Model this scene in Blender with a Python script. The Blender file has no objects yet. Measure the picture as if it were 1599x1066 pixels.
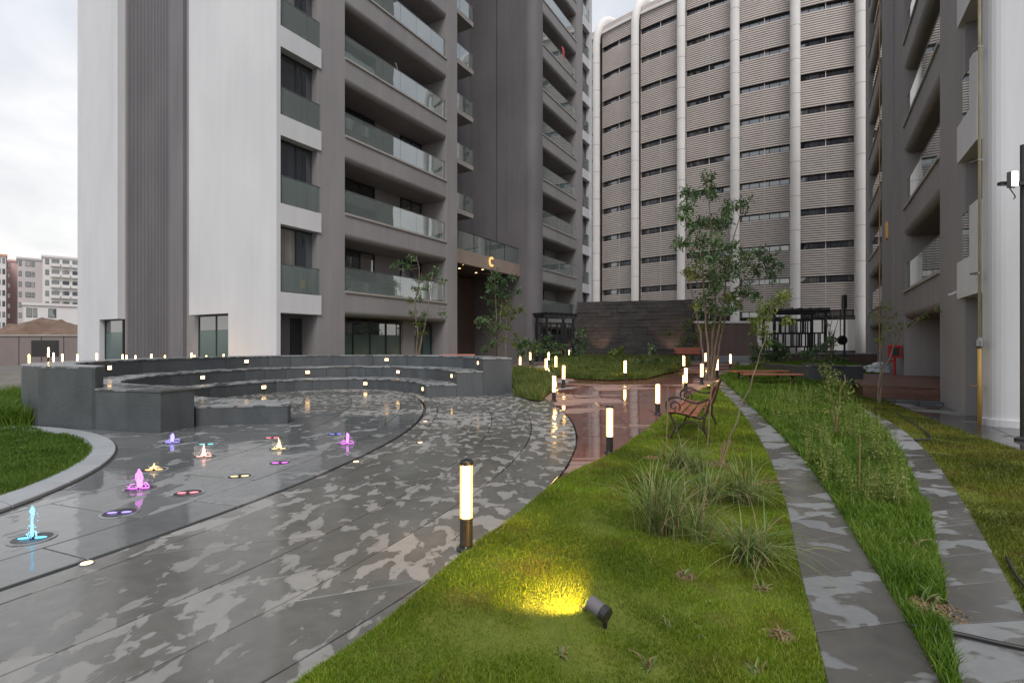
import bpy, bmesh, math, random
import numpy as np
from mathutils import Vector, Matrix, noise as mnoise
random.seed(7); RNG = np.random.default_rng(7)
sc = bpy.context.scene
COL = sc.collection
PI = math.pi

# ------------------------------------------------------------------ camera, sky, sun, exposure
CAMH = 1.5
cam_d = bpy.data.cameras.new('camera'); cam = bpy.data.objects.new('camera', cam_d); COL.objects.link(cam)
cam.location = (0, 0, CAMH); cam.rotation_euler = (PI/2, 0, 0)
cam_d.sensor_width = 36; cam_d.lens = 18.0; cam_d.shift_y = 0.0025
cam_d.clip_start = 0.05; cam_d.clip_end = 3000
sc.camera = cam
SUN_EL, SUN_AZ = math.radians(52), math.radians(172)     # azimuth measured from +Y towards +X
sv = Vector((math.sin(SUN_AZ)*math.cos(SUN_EL), math.cos(SUN_AZ)*math.cos(SUN_EL), math.sin(SUN_EL)))
W = bpy.data.worlds.new('World'); sc.world = W; W.use_nodes = True
nt = W.node_tree; nt.nodes.clear()
def wn(t, **k):
    n = nt.nodes.new(t)
    for a, b in k.items(): setattr(n, a, b)
    return n
sky = wn('ShaderNodeTexSky', sky_type='NISHITA', sun_disc=False, sun_elevation=SUN_EL, sun_rotation=SUN_AZ)
tc = wn('ShaderNodeTexCoord'); sx = wn('ShaderNodeSeparateXYZ'); nt.links.new(tc.outputs['Generated'], sx.inputs[0])
ad = wn('ShaderNodeMath', operation='ADD'); ad.inputs[1].default_value = 0.28
ab = wn('ShaderNodeMath', operation='ABSOLUTE'); nt.links.new(sx.outputs[2], ab.inputs[0]); nt.links.new(ab.outputs[0], ad.inputs[0])
dv = wn('ShaderNodeVectorMath', operation='DIVIDE'); cb = wn('ShaderNodeCombineXYZ')
for i in range(3): nt.links.new(ad.outputs[0], cb.inputs[i])
nt.links.new(tc.outputs['Generated'], dv.inputs[0]); nt.links.new(cb.outputs[0], dv.inputs[1])
n1 = wn('ShaderNodeTexNoise'); n1.inputs['Scale'].default_value = 2.1; n1.inputs['Detail'].default_value = 7; n1.inputs['Roughness'].default_value = .55; n1.inputs['Distortion'].default_value = .5
nt.links.new(dv.outputs[0], n1.inputs['Vector'])
cr = wn('ShaderNodeValToRGB'); cr.color_ramp.elements[0].position = .34; cr.color_ramp.elements[1].position = .66
cr.color_ramp.elements[0].color = (4.7, 5.1, 5.8, 1); cr.color_ramp.elements[1].color = (8.1, 8.15, 8.35, 1)
nt.links.new(n1.outputs['Fac'], cr.inputs[0])
# towards the horizon the cloud deck is brighter and a little warm
hz = wn('ShaderNodeMapRange'); hz.inputs[1].default_value = 0.0; hz.inputs[2].default_value = .45; hz.inputs[3].default_value = .75; hz.inputs[4].default_value = 0
nt.links.new(ab.outputs[0], hz.inputs[0])
m1 = wn('ShaderNodeMixRGB'); m1.inputs[2].default_value = (9.3, 8.8, 8.0, 1)
nt.links.new(hz.outputs[0], m1.inputs[0]); nt.links.new(cr.outputs[0], m1.inputs[1])
m2 = wn('ShaderNodeMixRGB'); m2.inputs[0].default_value = .90
nt.links.new(sky.outputs[0], m2.inputs[1]); nt.links.new(m1.outputs[0], m2.inputs[2])
bg = wn('ShaderNodeBackground'); bg.inputs[1].default_value = 0.1
out = wn('ShaderNodeOutputWorld'); nt.links.new(m2.outputs[0], bg.inputs[0]); nt.links.new(bg.outputs[0], out.inputs[0])
sun_d = bpy.data.lights.new('sun', 'SUN'); sun_d.energy = 1.5; sun_d.angle = math.radians(28); sun_d.color = (1, .95, .9)
sun = bpy.data.objects.new('sun', sun_d); COL.objects.link(sun); sun.rotation_euler = sv.to_track_quat('Z', 'Y').to_euler()
vs = sc.view_settings; vs.view_transform = 'Standard'; vs.look = 'None'; vs.gamma = 1; vs.exposure = 0.42; vs.use_curve_mapping = False
try:
    sc.cycles.max_bounces = 8; sc.cycles.transparent_max_bounces = 16; sc.cycles.caustics_reflective = False; sc.cycles.caustics_refractive = False
    sc.cycles.sample_clamp_indirect = 4.0; sc.cycles.use_denoising = True
except Exception: pass

# ------------------------------------------------------------------ materials
def new_mat(name):
    m = bpy.data.materials.new(name); m.use_nodes = True; m.node_tree.nodes.clear(); return m
class NT:
    def __init__(s, m): s.t = m.node_tree
    def n(s, typ, ins=None, **k):
        nd = s.t.nodes.new(typ)
        for a, b in k.items(): setattr(nd, a, b)
        if ins:
            for a, b in ins.items():
                if isinstance(b, bpy.types.NodeSocket): s.t.links.new(b, nd.inputs[a])
                else: nd.inputs[a].default_value = b
        return nd
    def ramp(s, fac, stops):
        r = s.t.nodes.new('ShaderNodeValToRGB'); e = r.color_ramp.elements
        while len(e) < len(stops): e.new(.5)
        for el, (p, c) in zip(e, stops):
            el.position = p; el.color = c if len(c) == 4 else (*c, 1)
        s.t.links.new(fac, r.inputs[0]); return r.outputs[0]
    def out(s, sock): s.n('ShaderNodeOutputMaterial', {'Surface': sock})
def c4(c): return (*c, 1) if len(c) == 3 else c
def pmat(name, c1, c2=None, scale=3.0, rough=.6, bump=0.0, bscale=40.0, metallic=0, spec=.5, rvar=0.0, stretch=(1, 1, 1), objvar=0.0, detail=5, streak=0.0):
    m = new_mat(name); T = NT(m)
    geo = T.n('ShaderNodeNewGeometry'); mp = T.n('ShaderNodeMapping', {'Vector': geo.outputs['Position'], 'Scale': stretch})
    ns = T.n('ShaderNodeTexNoise', {'Vector': mp.outputs[0], 'Scale': scale, 'Detail': detail, 'Roughness': .6})
    col = T.ramp(ns.outputs['Fac'], [(.3, c1), (.7, c2 or c1)])
    if streak:
        m2 = T.n('ShaderNodeMapping', {'Vector': geo.outputs['Position'], 'Scale': (2.2, 2.2, .07)}); s2 = T.n('ShaderNodeTexNoise', {'Vector': m2.outputs[0], 'Scale': 1.6, 'Detail': 6, 'Roughness': .7})
        m3 = T.n('ShaderNodeTexNoise', {'Vector': geo.outputs['Position'], 'Scale': .22, 'Detail': 3})
        sm = T.n('ShaderNodeMath', {0: s2.outputs['Fac'], 1: m3.outputs['Fac']}, operation='MULTIPLY'); sr = T.n('ShaderNodeMapRange', {'Value': sm.outputs[0], 'From Min': .16, 'From Max': .36, 'To Min': 1+streak*.4, 'To Max': 1-streak})
        col = T.n('ShaderNodeHueSaturation', {'Color': col, 'Value': sr.outputs[0]}).outputs[0]
    if objvar:
        oi = T.n('ShaderNodeObjectInfo')
        mr = T.n('ShaderNodeMapRange', {'Value': oi.outputs['Random'], 'To Min': 1-objvar, 'To Max': 1+objvar})
        hs = T.n('ShaderNodeHueSaturation', {'Color': col, 'Value': mr.outputs[0]}); col = hs.outputs[0]
    b = T.n('ShaderNodeBsdfPrincipled', {'Base Color': col, 'Roughness': rough, 'Metallic': metallic, 'Specular IOR Level': spec})
    if rvar:
        mr = T.n('ShaderNodeMapRange', {'Value': ns.outputs['Fac'], 'From Min': .3, 'From Max': .7, 'To Min': rough-rvar, 'To Max': rough+rvar})
        T.t.links.new(mr.outputs[0], b.inputs['Roughness'])
    if bump:
        n2 = T.n('ShaderNodeTexNoise', {'Vector': geo.outputs['Position'], 'Scale': bscale, 'Detail': 3})
        bp = T.n('ShaderNodeBump', {'Strength': bump, 'Distance': .02, 'Height': n2.outputs['Fac']})
        T.t.links.new(bp.outputs[0], b.inputs['Normal'])
    T.out(b.outputs[0]); return m
def wetmat(name, dry, dry2, wet, wet2, thr=.5, scale=1.6, stretch=(1, 1, 1), rot=0.0, soft=.012, wr=.05, ripple=.06, slabvar=.06, dr=.7):
    """stone with a broken film of rain water: damp glossy areas with sharp shore lines round drier patches"""
    m = new_mat(name); T = NT(m)
    geo = T.n('ShaderNodeNewGeometry'); oi = T.n('ShaderNodeObjectInfo')
    mp = T.n('ShaderNodeMapping', {'Vector': geo.outputs['Position'], 'Scale': stretch, 'Rotation': (0, 0, rot)})
    ns = T.n('ShaderNodeTexNoise', {'Vector': mp.outputs[0], 'Scale': scale, 'Detail': 3.5, 'Roughness': .52, 'Distortion': .3})
    big = T.n('ShaderNodeTexNoise', {'Vector': geo.outputs['Position'], 'Scale': .35, 'Detail': 2})
    a = T.n('ShaderNodeMath', {0: ns.outputs['Fac'], 1: T.n('ShaderNodeMapRange', {'Value': oi.outputs['Random'], 'To Min': -slabvar, 'To Max': slabvar}).outputs[0]}, operation='ADD')
    a2 = T.n('ShaderNodeMath', {0: a.outputs[0], 1: T.n('ShaderNodeMapRange', {'Value': big.outputs['Fac'], 'From Min': .3, 'From Max': .7, 'To Min': -.05, 'To Max': .05}).outputs[0]}, operation='ADD')
    mask = T.n('ShaderNodeMapRange', {'Value': a2.outputs[0], 'From Min': thr-soft, 'From Max': thr+soft})      # 1 = dry
    fine = T.n('ShaderNodeTexNoise', {'Vector': geo.outputs['Position'], 'Scale': 9, 'Detail': 8, 'Roughness': .65})
    med = T.n('ShaderNodeTexNoise', {'Vector': geo.outputs['Position'], 'Scale': 1.3, 'Detail': 4})
    tone = T.n('ShaderNodeMath', {0: T.n('ShaderNodeMath', {0: fine.outputs['Fac'], 1: med.outputs['Fac']}, operation='ADD').outputs[0], 1: .5}, operation='MULTIPLY')
    cd = T.ramp(tone.outputs[0], [(.35, dry), (.65, dry2)]); cw = T.ramp(tone.outputs[0], [(.35, wet), (.65, wet2)])
    mr = T.n('ShaderNodeMapRange', {'Value': oi.outputs['Random'], 'To Min': .86, 'To Max': 1.14})
    col = T.n('ShaderNodeMixRGB', {0: mask.outputs[0], 1: cw, 2: cd})
    hs = T.n('ShaderNodeHueSaturation', {'Color': col.outputs[0], 'Value': mr.outputs[0]})
    ro = T.n('ShaderNodeMapRange', {'Value': mask.outputs[0], 'To Min': wr, 'To Max': dr})
    rip = T.n('ShaderNodeTexNoise', {'Vector': geo.outputs['Position'], 'Scale': 5, 'Detail': 2})
    h = T.n('ShaderNodeMixRGB', {0: mask.outputs[0], 1: rip.outputs['Fac'], 2: fine.outputs['Fac']})
    st = T.n('ShaderNodeMapRange', {'Value': mask.outputs[0], 'To Min': ripple, 'To Max': .35})
    bp = T.n('ShaderNodeBump', {'Strength': st.outputs[0], 'Distance': .01, 'Height': h.outputs[0]})
    b = T.n('ShaderNodeBsdfPrincipled', {'Base Color': hs.outputs[0], 'Roughness': ro.outputs[0], 'Normal': bp.outputs[0], 'Specular IOR Level': .5})
    T.out(b.outputs[0]); return m
def emat(name, col, strength):
    m = new_mat(name); T = NT(m); e = T.n('ShaderNodeEmission', {'Color': c4(col), 'Strength': strength}); T.out(e.outputs[0]); return m
def glassmat(name, tint, refl, rough=.01, wave=.0, opaque=None, haze=0):
    m = new_mat(name); T = NT(m)
    lw = T.n('ShaderNodeFresnel', {'IOR': 1.5})
    f = T.n('ShaderNodeMath', {0: lw.outputs[0], 1: refl}, operation='ADD', use_clamp=True)
    gl = T.n('ShaderNodeBsdfGlossy', {'Color': (.95, .97, .98, 1), 'Roughness': rough})
    if wave:
        geo = T.n('ShaderNodeNewGeometry'); ns = T.n('ShaderNodeTexNoise', {'Vector': geo.outputs['Position'], 'Scale': .9, 'Detail': 1})
        bp = T.n('ShaderNodeBump', {'Strength': wave, 'Distance': .05, 'Height': ns.outputs['Fac']}); T.t.links.new(bp.outputs[0], gl.inputs['Normal'])
    if opaque:
        oi = T.n('ShaderNodeObjectInfo'); geo2 = T.n('ShaderNodeNewGeometry'); mpc = T.n('ShaderNodeMapping', {'Vector': geo2.outputs['Position'], 'Scale': (9, 9, .15)}); fold = T.n('ShaderNodeTexNoise', {'Vector': mpc.outputs[0], 'Scale': 1.4, 'Detail': 2})
        dk = [c*.6 for c in opaque]; pane_c = T.ramp(oi.outputs['Random'], [(.0, dk), (.55, opaque), (.80, [c*1.6 for c in opaque]), (.84, (.15, .145, .135)), (1.0, (.24, .225, .20))])
        pc2 = T.n('ShaderNodeHueSaturation', {'Color': pane_c, 'Value': T.n('ShaderNodeMapRange', {'Value': fold.outputs['Fac'], 'From Min': .3, 'From Max': .7, 'To Min': .65, 'To Max': 1.3}).outputs[0]})
        base = T.n('ShaderNodeBsdfDiffuse', {'Color': pc2.outputs[0]})
    else: base = T.n('ShaderNodeBsdfTransparent', {'Color': c4(tint)})
    if haze: base = T.n('ShaderNodeMixShader', {0: haze, 1: base.outputs[0], 2: T.n('ShaderNodeBsdfDiffuse', {'Color': (.46, .56, .54, 1)}).outputs[0]})
    mx = T.n('ShaderNodeMixShader', {0: f.outputs[0], 1: base.outputs[0], 2: gl.outputs[0]}); T.out(mx.outputs[0]); return m
def leafmat(name, c1, c2, c3=None, trans=.35, rough=.45, nscale=1.2, worn=None):
    m = new_mat(name); T = NT(m)
    geo = T.n('ShaderNodeNewGeometry'); ns = T.n('ShaderNodeTexNoise', {'Vector': geo.outputs['Position'], 'Scale': nscale, 'Detail': 3})
    mx = T.n('ShaderNodeMath', {0: ns.outputs['Fac'], 1: T.n('ShaderNodeMath', {0: geo.outputs['Random Per Island'], 1: .5}, operation='MULTIPLY').outputs[0]}, operation='ADD')
    col = T.ramp(mx.outputs[0], [(.45, c1), (.78, c2), (1.0, c3 or c2)])
    if worn:
        wn_ = T.n('ShaderNodeTexNoise', {'Vector': geo.outputs['Position'], 'Scale': 2.3, 'Detail': 5, 'Roughness': .65}); wf_ = T.n('ShaderNodeMapRange', {'Value': wn_.outputs['Fac'], 'From Min': .52, 'From Max': .68, 'To Min': 0, 'To Max': .75})
        dn_ = T.n('ShaderNodeTexNoise', {'Vector': geo.outputs['Position'], 'Scale': 1.1, 'Detail': 4}); dv_ = T.n('ShaderNodeMapRange', {'Value': dn_.outputs['Fac'], 'From Min': .35, 'From Max': .65, 'To Min': .6, 'To Max': 1.2})
        col = T.n('ShaderNodeMixRGB', {0: wf_.outputs[0], 1: col, 2: c4(worn)}).outputs[0]; col = T.n('ShaderNodeHueSaturation', {'Color': col, 'Value': dv_.outputs[0]}).outputs[0]
    b = T.n('ShaderNodeBsdfPrincipled', {'Base Color': col, 'Roughness': rough, 'Specular IOR Level': .35})
    tr = T.n('ShaderNodeBsdfTranslucent', {'Color': col})
    s = T.n('ShaderNodeMixShader', {0: trans, 1: b.outputs[0], 2: tr.outputs[0]}); T.out(s.outputs[0]); return m

M = {}
M['white'] = pmat('white_render', (.575, .58, .605), (.64, .643, .665), scale=.6, rough=.75, bump=.12, bscale=60, stretch=(1, 1, .4), streak=.045)
M['taupe'] = pmat('taupe_render', (.262, .248, .255), (.31, .293, .298), scale=.7, rough=.7, bump=.12, bscale=50, stretch=(1, 1, .35), streak=.10)
M['taupe_d'] = pmat('dark_taupe_render', (.145, .138, .15), (.18, .17, .182), scale=.8, rough=.7, bump=.1, bscale=50, stretch=(1, 1, .3), streak=.12)
M['ledge'] = pmat('ledge_stone', (.33, .31, .295), (.40, .375, .355), scale=2, rough=.6)
M['beam'] = pmat('canopy_panel', (.30, .235, .20), (.36, .285, .24), scale=1.2, rough=.5)
M['brown'] = pmat('brown_cladding', (.12, .085, .075), (.17, .12, .105), scale=2, rough=.55, stretch=(1, 1, .2))
M['frame'] = pmat('dark_frame', (.02, .021, .024), (.03, .031, .034), rough=.4)
M['metal'] = pmat('rail_metal', (.25, .25, .25), (.32, .32, .32), rough=.35, metallic=.8)
M['rail'] = glassmat('rail_glass', (.72, .82, .80), .22, wave=.03, haze=.3)
M['pane'] = glassmat('window_glass', (.1, .1, .1), .17, wave=.12, opaque=(.028, .036, .044))
M['coated'] = glassmat('coated_glass', (.1, .1, .1), .55, wave=.06, opaque=(.028, .036, .044))
M['stripglass'] = glassmat('strip_window_glass', (.1, .1, .1), .16, wave=.1, opaque=(.07, .08, .10))
M['frost'] = pmat('frosted_glass', (.055, .10, .098), (.07, .122, .118), scale=.5, rough=.22, spec=.7)
M['gold'] = pmat('brass', (.75, .42, .10), (.8, .48, .14), rough=.35, metallic=.4)
M['goldlit'] = emat('lit_letter', (1, .62, .22), .9)
M['warmled'] = emat('warm_lamp', (1, .62, .28), 5)
M['bollardled'] = emat('bollard_lamp', (1, .68, .33), 52)
M['bollardtube'] = new_mat('bollard_diffuser'); _T = NT(M['bollardtube']); _T.out(_T.n('ShaderNodeMixShader', {0: .58, 1: _T.n('ShaderNodeBsdfTransparent', {'Color': (1, .82, .55, 1)}).outputs[0], 2: _T.n('ShaderNodeEmission', {'Color': (1, .5, .15, 1), 'Strength': 2.4}).outputs[0]}).outputs[0])
M['black'] = pmat('black_metal', (.018, .017, .016), (.03, .028, .026), scale=20, rough=.38, spec=.5)
M['slate'] = pmat('slate_cladding', (.055, .063, .07), (.09, .10, .108), scale=2.4, rough=.5, bump=.25, bscale=25, objvar=.10, stretch=(1, 1, .5), rvar=.12)
M['coping'] = wetmat('wet_coping', (.20, .21, .218), (.27, .28, .285), (.085, .092, .096), (.13, .138, .14), thr=.5, scale=3.0, wr=.16, ripple=.15, dr=.55)
M['plaza'] = wetmat('wet_plaza_stone', (.215, .21, .20), (.275, .268, .255), (.105, .105, .096), (.165, .162, .15), thr=.532, scale=4.6, stretch=(1.35, .8, 1), rot=.35, wr=.13, ripple=.22, soft=.018)
M['fountainstone'] = wetmat('wet_fountain_stone', (.17, .175, .178), (.23, .232, .232), (.105, .112, .114), (.16, .167, .168), thr=.60, scale=2.6, stretch=(1.2, .8, 1), wr=.06, ripple=.22)
M['strip'] = wetmat('wet_strip_stone', (.15, .154, .156), (.205, .21, .21), (.08, .078, .072), (.125, .12, .11), thr=.53, scale=2.8, stretch=(.8, 1.2, 1), wr=.16, ripple=.12, slabvar=.09)
M['path'] = wetmat('wet_brown_paving', (.24, .155, .132), (.29, .195, .168), (.125, .052, .040), (.18, .08, .064), thr=.56, scale=.9, stretch=(.5, 1.4, 1), wr=.07, ripple=.10, slabvar=.09)
M['apron'] = wetmat('wet_apron_stone', (.16, .16, .158), (.21, .205, .20), (.05, .05, .048), (.08, .078, .075), thr=.6, scale=1.2, wr=.10, ripple=.2)
M['curb'] = pmat('kerb_stone', (.27, .285, .30), (.33, .345, .36), scale=1.5, rough=.5, bump=.1, objvar=.05)
M['soil'] = pmat('soil', (.055, .035, .022), (.10, .065, .042), scale=12, rough=.95, bump=.8, bscale=60)
M['turfsoil'] = pmat('turf_soil', (.085, .12, .008), (.13, .155, .016), scale=6, rough=.95, bump=.6, bscale=70)
M['channel'] = pmat('drain_channel', (.012, .012, .012), (.02, .02, .02), rough=.4)
M['grass'] = leafmat('grass_blades', (.095, .17, .009), (.175, .275, .016), (.27, .30, .03), trans=.3, rough=.5, nscale=.9, worn=(.17, .13, .03))
M['grassbed'] = leafmat('bed_grass', (.055, .12, .010), (.11, .205, .018), (.18, .265, .035), trans=.3, nscale=1.2)
M['grassleft'] = leafmat('dark_green_turf', (.035, .085, .006), (.075, .15, .012), (.12, .19, .025), trans=.3, nscale=1.2)  # darker green than the other turf
M['grassfar'] = leafmat('rough_grass', (.06, .10, .018), (.115, .165, .035), (.21, .23, .07), trans=.3, nscale=1.0)
M['grassdry'] = leafmat('dry_turf_blades', (.075, .105, .009), (.13, .17, .014), (.21, .18, .03), trans=.3, nscale=.8, worn=(.15, .11, .03))
M['leaf'] = leafmat('tree_leaf', (.055, .115, .05), (.12, .215, .095), (.22, .30, .14), trans=.35)
M['leafy'] = leafmat('yellowgreen_leaf', (.09, .14, .028), (.17, .23, .05), (.28, .31, .08), trans=.4)
M['tuft'] = leafmat('tall_grass_leaf', (.09, .15, .035), (.19, .26, .08), (.33, .36, .15), trans=.35, nscale=6)
M['weed'] = leafmat('weed_leaf', (.12, .19, .035), (.23, .30, .07), (.36, .38, .12), trans=.4, nscale=4)
M['drystem'] = pmat('dry_stem', (.16, .10, .05), (.26, .18, .10), scale=15, rough=.8)
M['bark'] = pmat('bark', (.13, .095, .065), (.24, .19, .14), scale=14, rough=.85, bump=.5, bscale=60, stretch=(1, 1, .3))
M['bench_wood'] = pmat('bench_wood', (.23, .075, .045), (.33, .12, .075), scale=3, rough=.4, stretch=(1, 1, 6), objvar=.1)
M['iron'] = pmat('cast_iron', (.028, .020, .017), (.05, .036, .03), scale=30, rough=.42, metallic=.3)
M['red'] = pmat('red_paint', (.45, .012, .018), (.5, .02, .025), rough=.35)
M['orangewood'] = pmat('orange_wood', (.34, .085, .04), (.44, .12, .06), scale=4, rough=.45)
M['concrete_w'] = pmat('pale_concrete', (.74, .72, .70), (.82, .80, .78), scale=.5, rough=.7, bump=.1)
M['louvre'] = pmat('pale_louvre', (.60, .54, .505), (.68, .615, .575), scale=.8, rough=.6)
M['carpark_in'] = pmat('car_park_interior', (.11, .105, .105), (.16, .15, .148), scale=.4, rough=.8)
M['darkwall'] = pmat('dark_stone', (.045, .042, .043), (.08, .073, .073), scale=3, rough=.6, bump=.5, bscale=14, objvar=.22)
M['deckwood'] = pmat('deck_wood', (.095, .045, .032), (.15, .07, .048), scale=3, rough=.5, objvar=.12)
M['pipe_y'] = pmat('yellow_pipe', (.46, .26, .045), (.56, .36, .10), scale=3, rough=.5, stretch=(1, 1, .6))
M['pipe_w'] = pmat('weathered_pipe', (.45, .38, .22), (.6, .55, .42), scale=4, rough=.6, stretch=(1, 1, .5))
M['green'] = pmat('green_net', (.004, .035, .026), (.008, .05, .038), scale=10, rough=.7)
M['floodled'] = emat('flood_lamp', (.86, 1, .95), 14)
M['earth'] = pmat('heaped_earth', (.10, .062, .045), (.21, .14, .10), scale=.9, rough=.95, bump=1.0, bscale=3.5, detail=8)
M['cabin'] = pmat('cabin_panel', (.19, .155, .145), (.23, .19, .178), scale=1, rough=.6)
M['pink'] = pmat('pink_render', (.66, .45, .42), (.72, .5, .47), scale=.1, rough=.8)
M['greyrend'] = pmat('grey_render', (.50, .46, .46), (.56, .52, .52), scale=.1, rough=.8)
M['offwhite'] = pmat('offwhite_render', (.66, .63, .62), (.72, .70, .68), scale=.1, rough=.8)
M['orange'] = pmat('orange_render', (.55, .27, .15), (.6, .32, .2), scale=.1, rough=.8)
M['gravel'] = pmat('open_ground', (.10, .095, .085), (.16, .15, .135), scale=2, rough=.9, bump=.4, bscale=20)
M['plastic'] = pmat('plastic_sheet', (.35, .38, .42), (.6, .63, .66), scale=9, rough=.25, bump=.8, bscale=12)
M['greyplastic'] = pmat('grey_plastic', (.11, .10, .11), (.15, .14, .15), rough=.45)
M['white_p'] = pmat('white_plastic', (.6, .6, .6), (.7, .7, .7), rough=.4)
M['hose'] = pmat('black_hose', (.01, .01, .01), (.015, .015, .015), rough=.45)
M['grate'] = pmat('steel_grate', (.05, .05, .055), (.12, .12, .125), scale=30, rough=.35, metallic=.6)

# ------------------------------------------------------------------ mesh helpers
KIDS = {}
def link(o, parent=None):
    COL.objects.link(o)
    if parent is not None:
        o.parent = parent; KIDS.setdefault(parent.name, []).append(o)
    return o
class MB:
    def __init__(s): s.v = []; s.f = []
    def add(s, vs, fs):
        b = len(s.v); s.v += [tuple(p) for p in vs]; s.f += [tuple(i+b for i in q) for q in fs]; return s
    def box(s, x0, x1, y0, y1, z0, z1):
        if x0 > x1: x0, x1 = x1, x0
        vs = [(x0, y0, z0), (x1, y0, z0), (x1, y1, z0), (x0, y1, z0), (x0, y0, z1), (x1, y0, z1), (x1, y1, z1), (x0, y1, z1)]
        return s.add(vs, [(0, 3, 2, 1), (4, 5, 6, 7), (0, 1, 5, 4), (1, 2, 6, 5), (2, 3, 7, 6), (3, 0, 4, 7)])
    def prism(s, poly, z0, z1):
        n = len(poly); z0s = z0 if hasattr(z0, '__len__') else [z0]*n; z1s = z1 if hasattr(z1, '__len__') else [z1]*n
        vs = [(p[0], p[1], z) for p, z in zip(poly, z0s)] + [(p[0], p[1], z) for p, z in zip(poly, z1s)]
        return s.add(vs, [tuple(range(n))[::-1], tuple(range(n, 2*n))] + [(i, (i+1) % n, n+(i+1) % n, n+i) for i in range(n)])
    def profx(s, prof, x0, x1):
        n = len(prof); vs = [(x0, a, b) for a, b in prof] + [(x1, a, b) for a, b in prof]
        return s.add(vs, [tuple(range(n)), tuple(range(n, 2*n))[::-1]] + [(i, n+i, n+(i+1) % n, (i+1) % n) for i in range(n)])
    def tube(s, pts, r, n=8, cap=True):
        pts = [Vector(p) for p in pts]; m = len(pts)
        rs = r if hasattr(r, '__len__') else [r]*m
        up = Vector((0, 0, 1)); rings = []; prev = None
        for i, p in enumerate(pts):
            t = (pts[min(i+1, m-1)] - pts[max(i-1, 0)])
            t = t.normalized() if t.length > 1e-9 else Vector((0, 0, 1))
            if prev is None:
                a = t.cross(up if abs(t.z) < .9 else Vector((1, 0, 0))).normalized()
            else:
                a = prev - t*prev.dot(t)
                a = a.normalized() if a.length > 1e-6 else t.orthogonal().normalized()
            prev = a; b = t.cross(a)
            rings.append([p + (a*math.cos(2*PI*k/n) + b*math.sin(2*PI*k/n))*rs[i] for k in range(n)])
        vs = [q for rg in rings for q in rg]
        fs = [(i*n+k, i*n+(k+1) % n, (i+1)*n+(k+1) % n, (i+1)*n+k) for i in range(m-1) for k in range(n)]
        if cap: fs += [tuple(range(n))[::-1], tuple(range((m-1)*n, m*n))]
        return s.add(vs, fs)
    def lathe(s, prof, n=20, c=(0, 0, 0)):
        m = len(prof); vs = [(c[0]+r*math.cos(2*PI*k/n), c[1]+r*math.sin(2*PI*k/n), c[2]+z) for r, z in prof for k in range(n)]
        fs = [(i*n+k, i*n+(k+1) % n, (i+1)*n+(k+1) % n, (i+1)*n+k) for i in range(m-1) for k in range(n)]
        fs += [tuple(range(n))[::-1], tuple(range((m-1)*n, m*n))]
        return s.add(vs, fs)
    def build(s, name, mat, parent=None, off=None, smooth=False, bevel=0, kind=None, recalc=True):
        vs = s.v if off is None else [(x-off[0], y-off[1], z-off[2]) for x, y, z in s.v]
        me = bpy.data.meshes.new(name); me.from_pydata(vs, [], s.f)
        if recalc:
            bm = bmesh.new(); bm.from_mesh(me); bmesh.ops.recalc_face_normals(bm, faces=bm.faces)
            if bevel:
                es = [e for e in bm.edges if len(e.link_faces) == 2 and e.calc_face_angle(0) > .6]
                bmesh.ops.bevel(bm, geom=es, offset=bevel, segments=1, affect='EDGES')
            bm.to_mesh(me); bm.free()
        if smooth: me.polygons.foreach_set('use_smooth', [True]*len(me.polygons))
        me.materials.append(M[mat]); o = bpy.data.objects.new(name, me); link(o, parent)
        if kind: o['kind'] = kind
        return o
def np_mesh(name, V, tris, mat, parent=None, kind=None, smooth=False):
    """V (n,3) float array, tris (m,3) or quads (m,4) int array"""
    me = bpy.data.meshes.new(name); k = tris.shape[1]; n = len(tris)
    me.vertices.add(len(V)); me.vertices.foreach_set('co', np.ascontiguousarray(V, dtype=np.float32).ravel())
    me.loops.add(n*k); me.loops.foreach_set('vertex_index', np.ascontiguousarray(tris, dtype=np.int32).ravel())
    me.polygons.add(n); me.polygons.foreach_set('loop_start', np.arange(0, n*k, k, dtype=np.int32))
    me.update(calc_edges=True); me.materials.append(M[mat])
    o = bpy.data.objects.new(name, me); link(o, parent)
    if kind: o['kind'] = kind
    return o
def tag(o, label, cat, group=None):
    o['label'] = label; o['category'] = cat
    if group: o['group'] = group
    return o
def thing(name, label, cat, loc=(0, 0, 0), rotz=0, group=None):
    o = bpy.data.objects.new(name, None); o.empty_display_size = .2; link(o)
    o.location = loc; o.rotation_euler = (0, 0, rotz); return tag(o, label, cat, group)
def struct(o): o['kind'] = 'structure'; return o
def copy_tree(o, parent=None):
    c = o.copy(); link(c, parent)
    for ch in KIDS.get(o.name, []): copy_tree(ch, c)
    return c
def S(x): x = min(1, max(0, x)); return x*x*(3-2*x)
A = math.atan(470/800); SA, CA = math.sin(A), math.cos(A)
def ncoord(X, Y): return CA*X - SA*Y
def gz(X, Y):
    """height of the garden ground: flat by the fountain, a gentle rise towards the back"""
    f1 = .40*S((Y-8)/12)*S((X+.8)/2)
    n = ncoord(X, Y)
    if Y < 26: f1 *= 1-S((n+1)/3)*(1-S((Y-18)/8))
    d = math.hypot(X+5.3, Y-13.9)
    f2 = .58*S((Y-14)/4)*S((-X-1)/2)*S((d-4.7)/.8)
    f2 = f2*(1-S((Y-24)/6)) + .40*S((Y-24)/6)*S((-X-1)/2)
    return max(f1, f2)
def pw(px, py, h=0.0):
    """photo pixel -> point on the ground (h above it)"""
    rx, rz = (px-799.5)/800, (537-py)/800
    z = 0.0
    for _ in range(40):
        Y = (CAMH - z - h)/max(1e-4, -rz); zn = gz(rx*Y, Y); z = z*.5+zn*.5
    return Vector((rx*Y, Y, z+h))
def pd(px, py, Y): return Vector(((px-799.5)/800*Y, Y, CAMH+(537-py)/800*Y))
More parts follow.
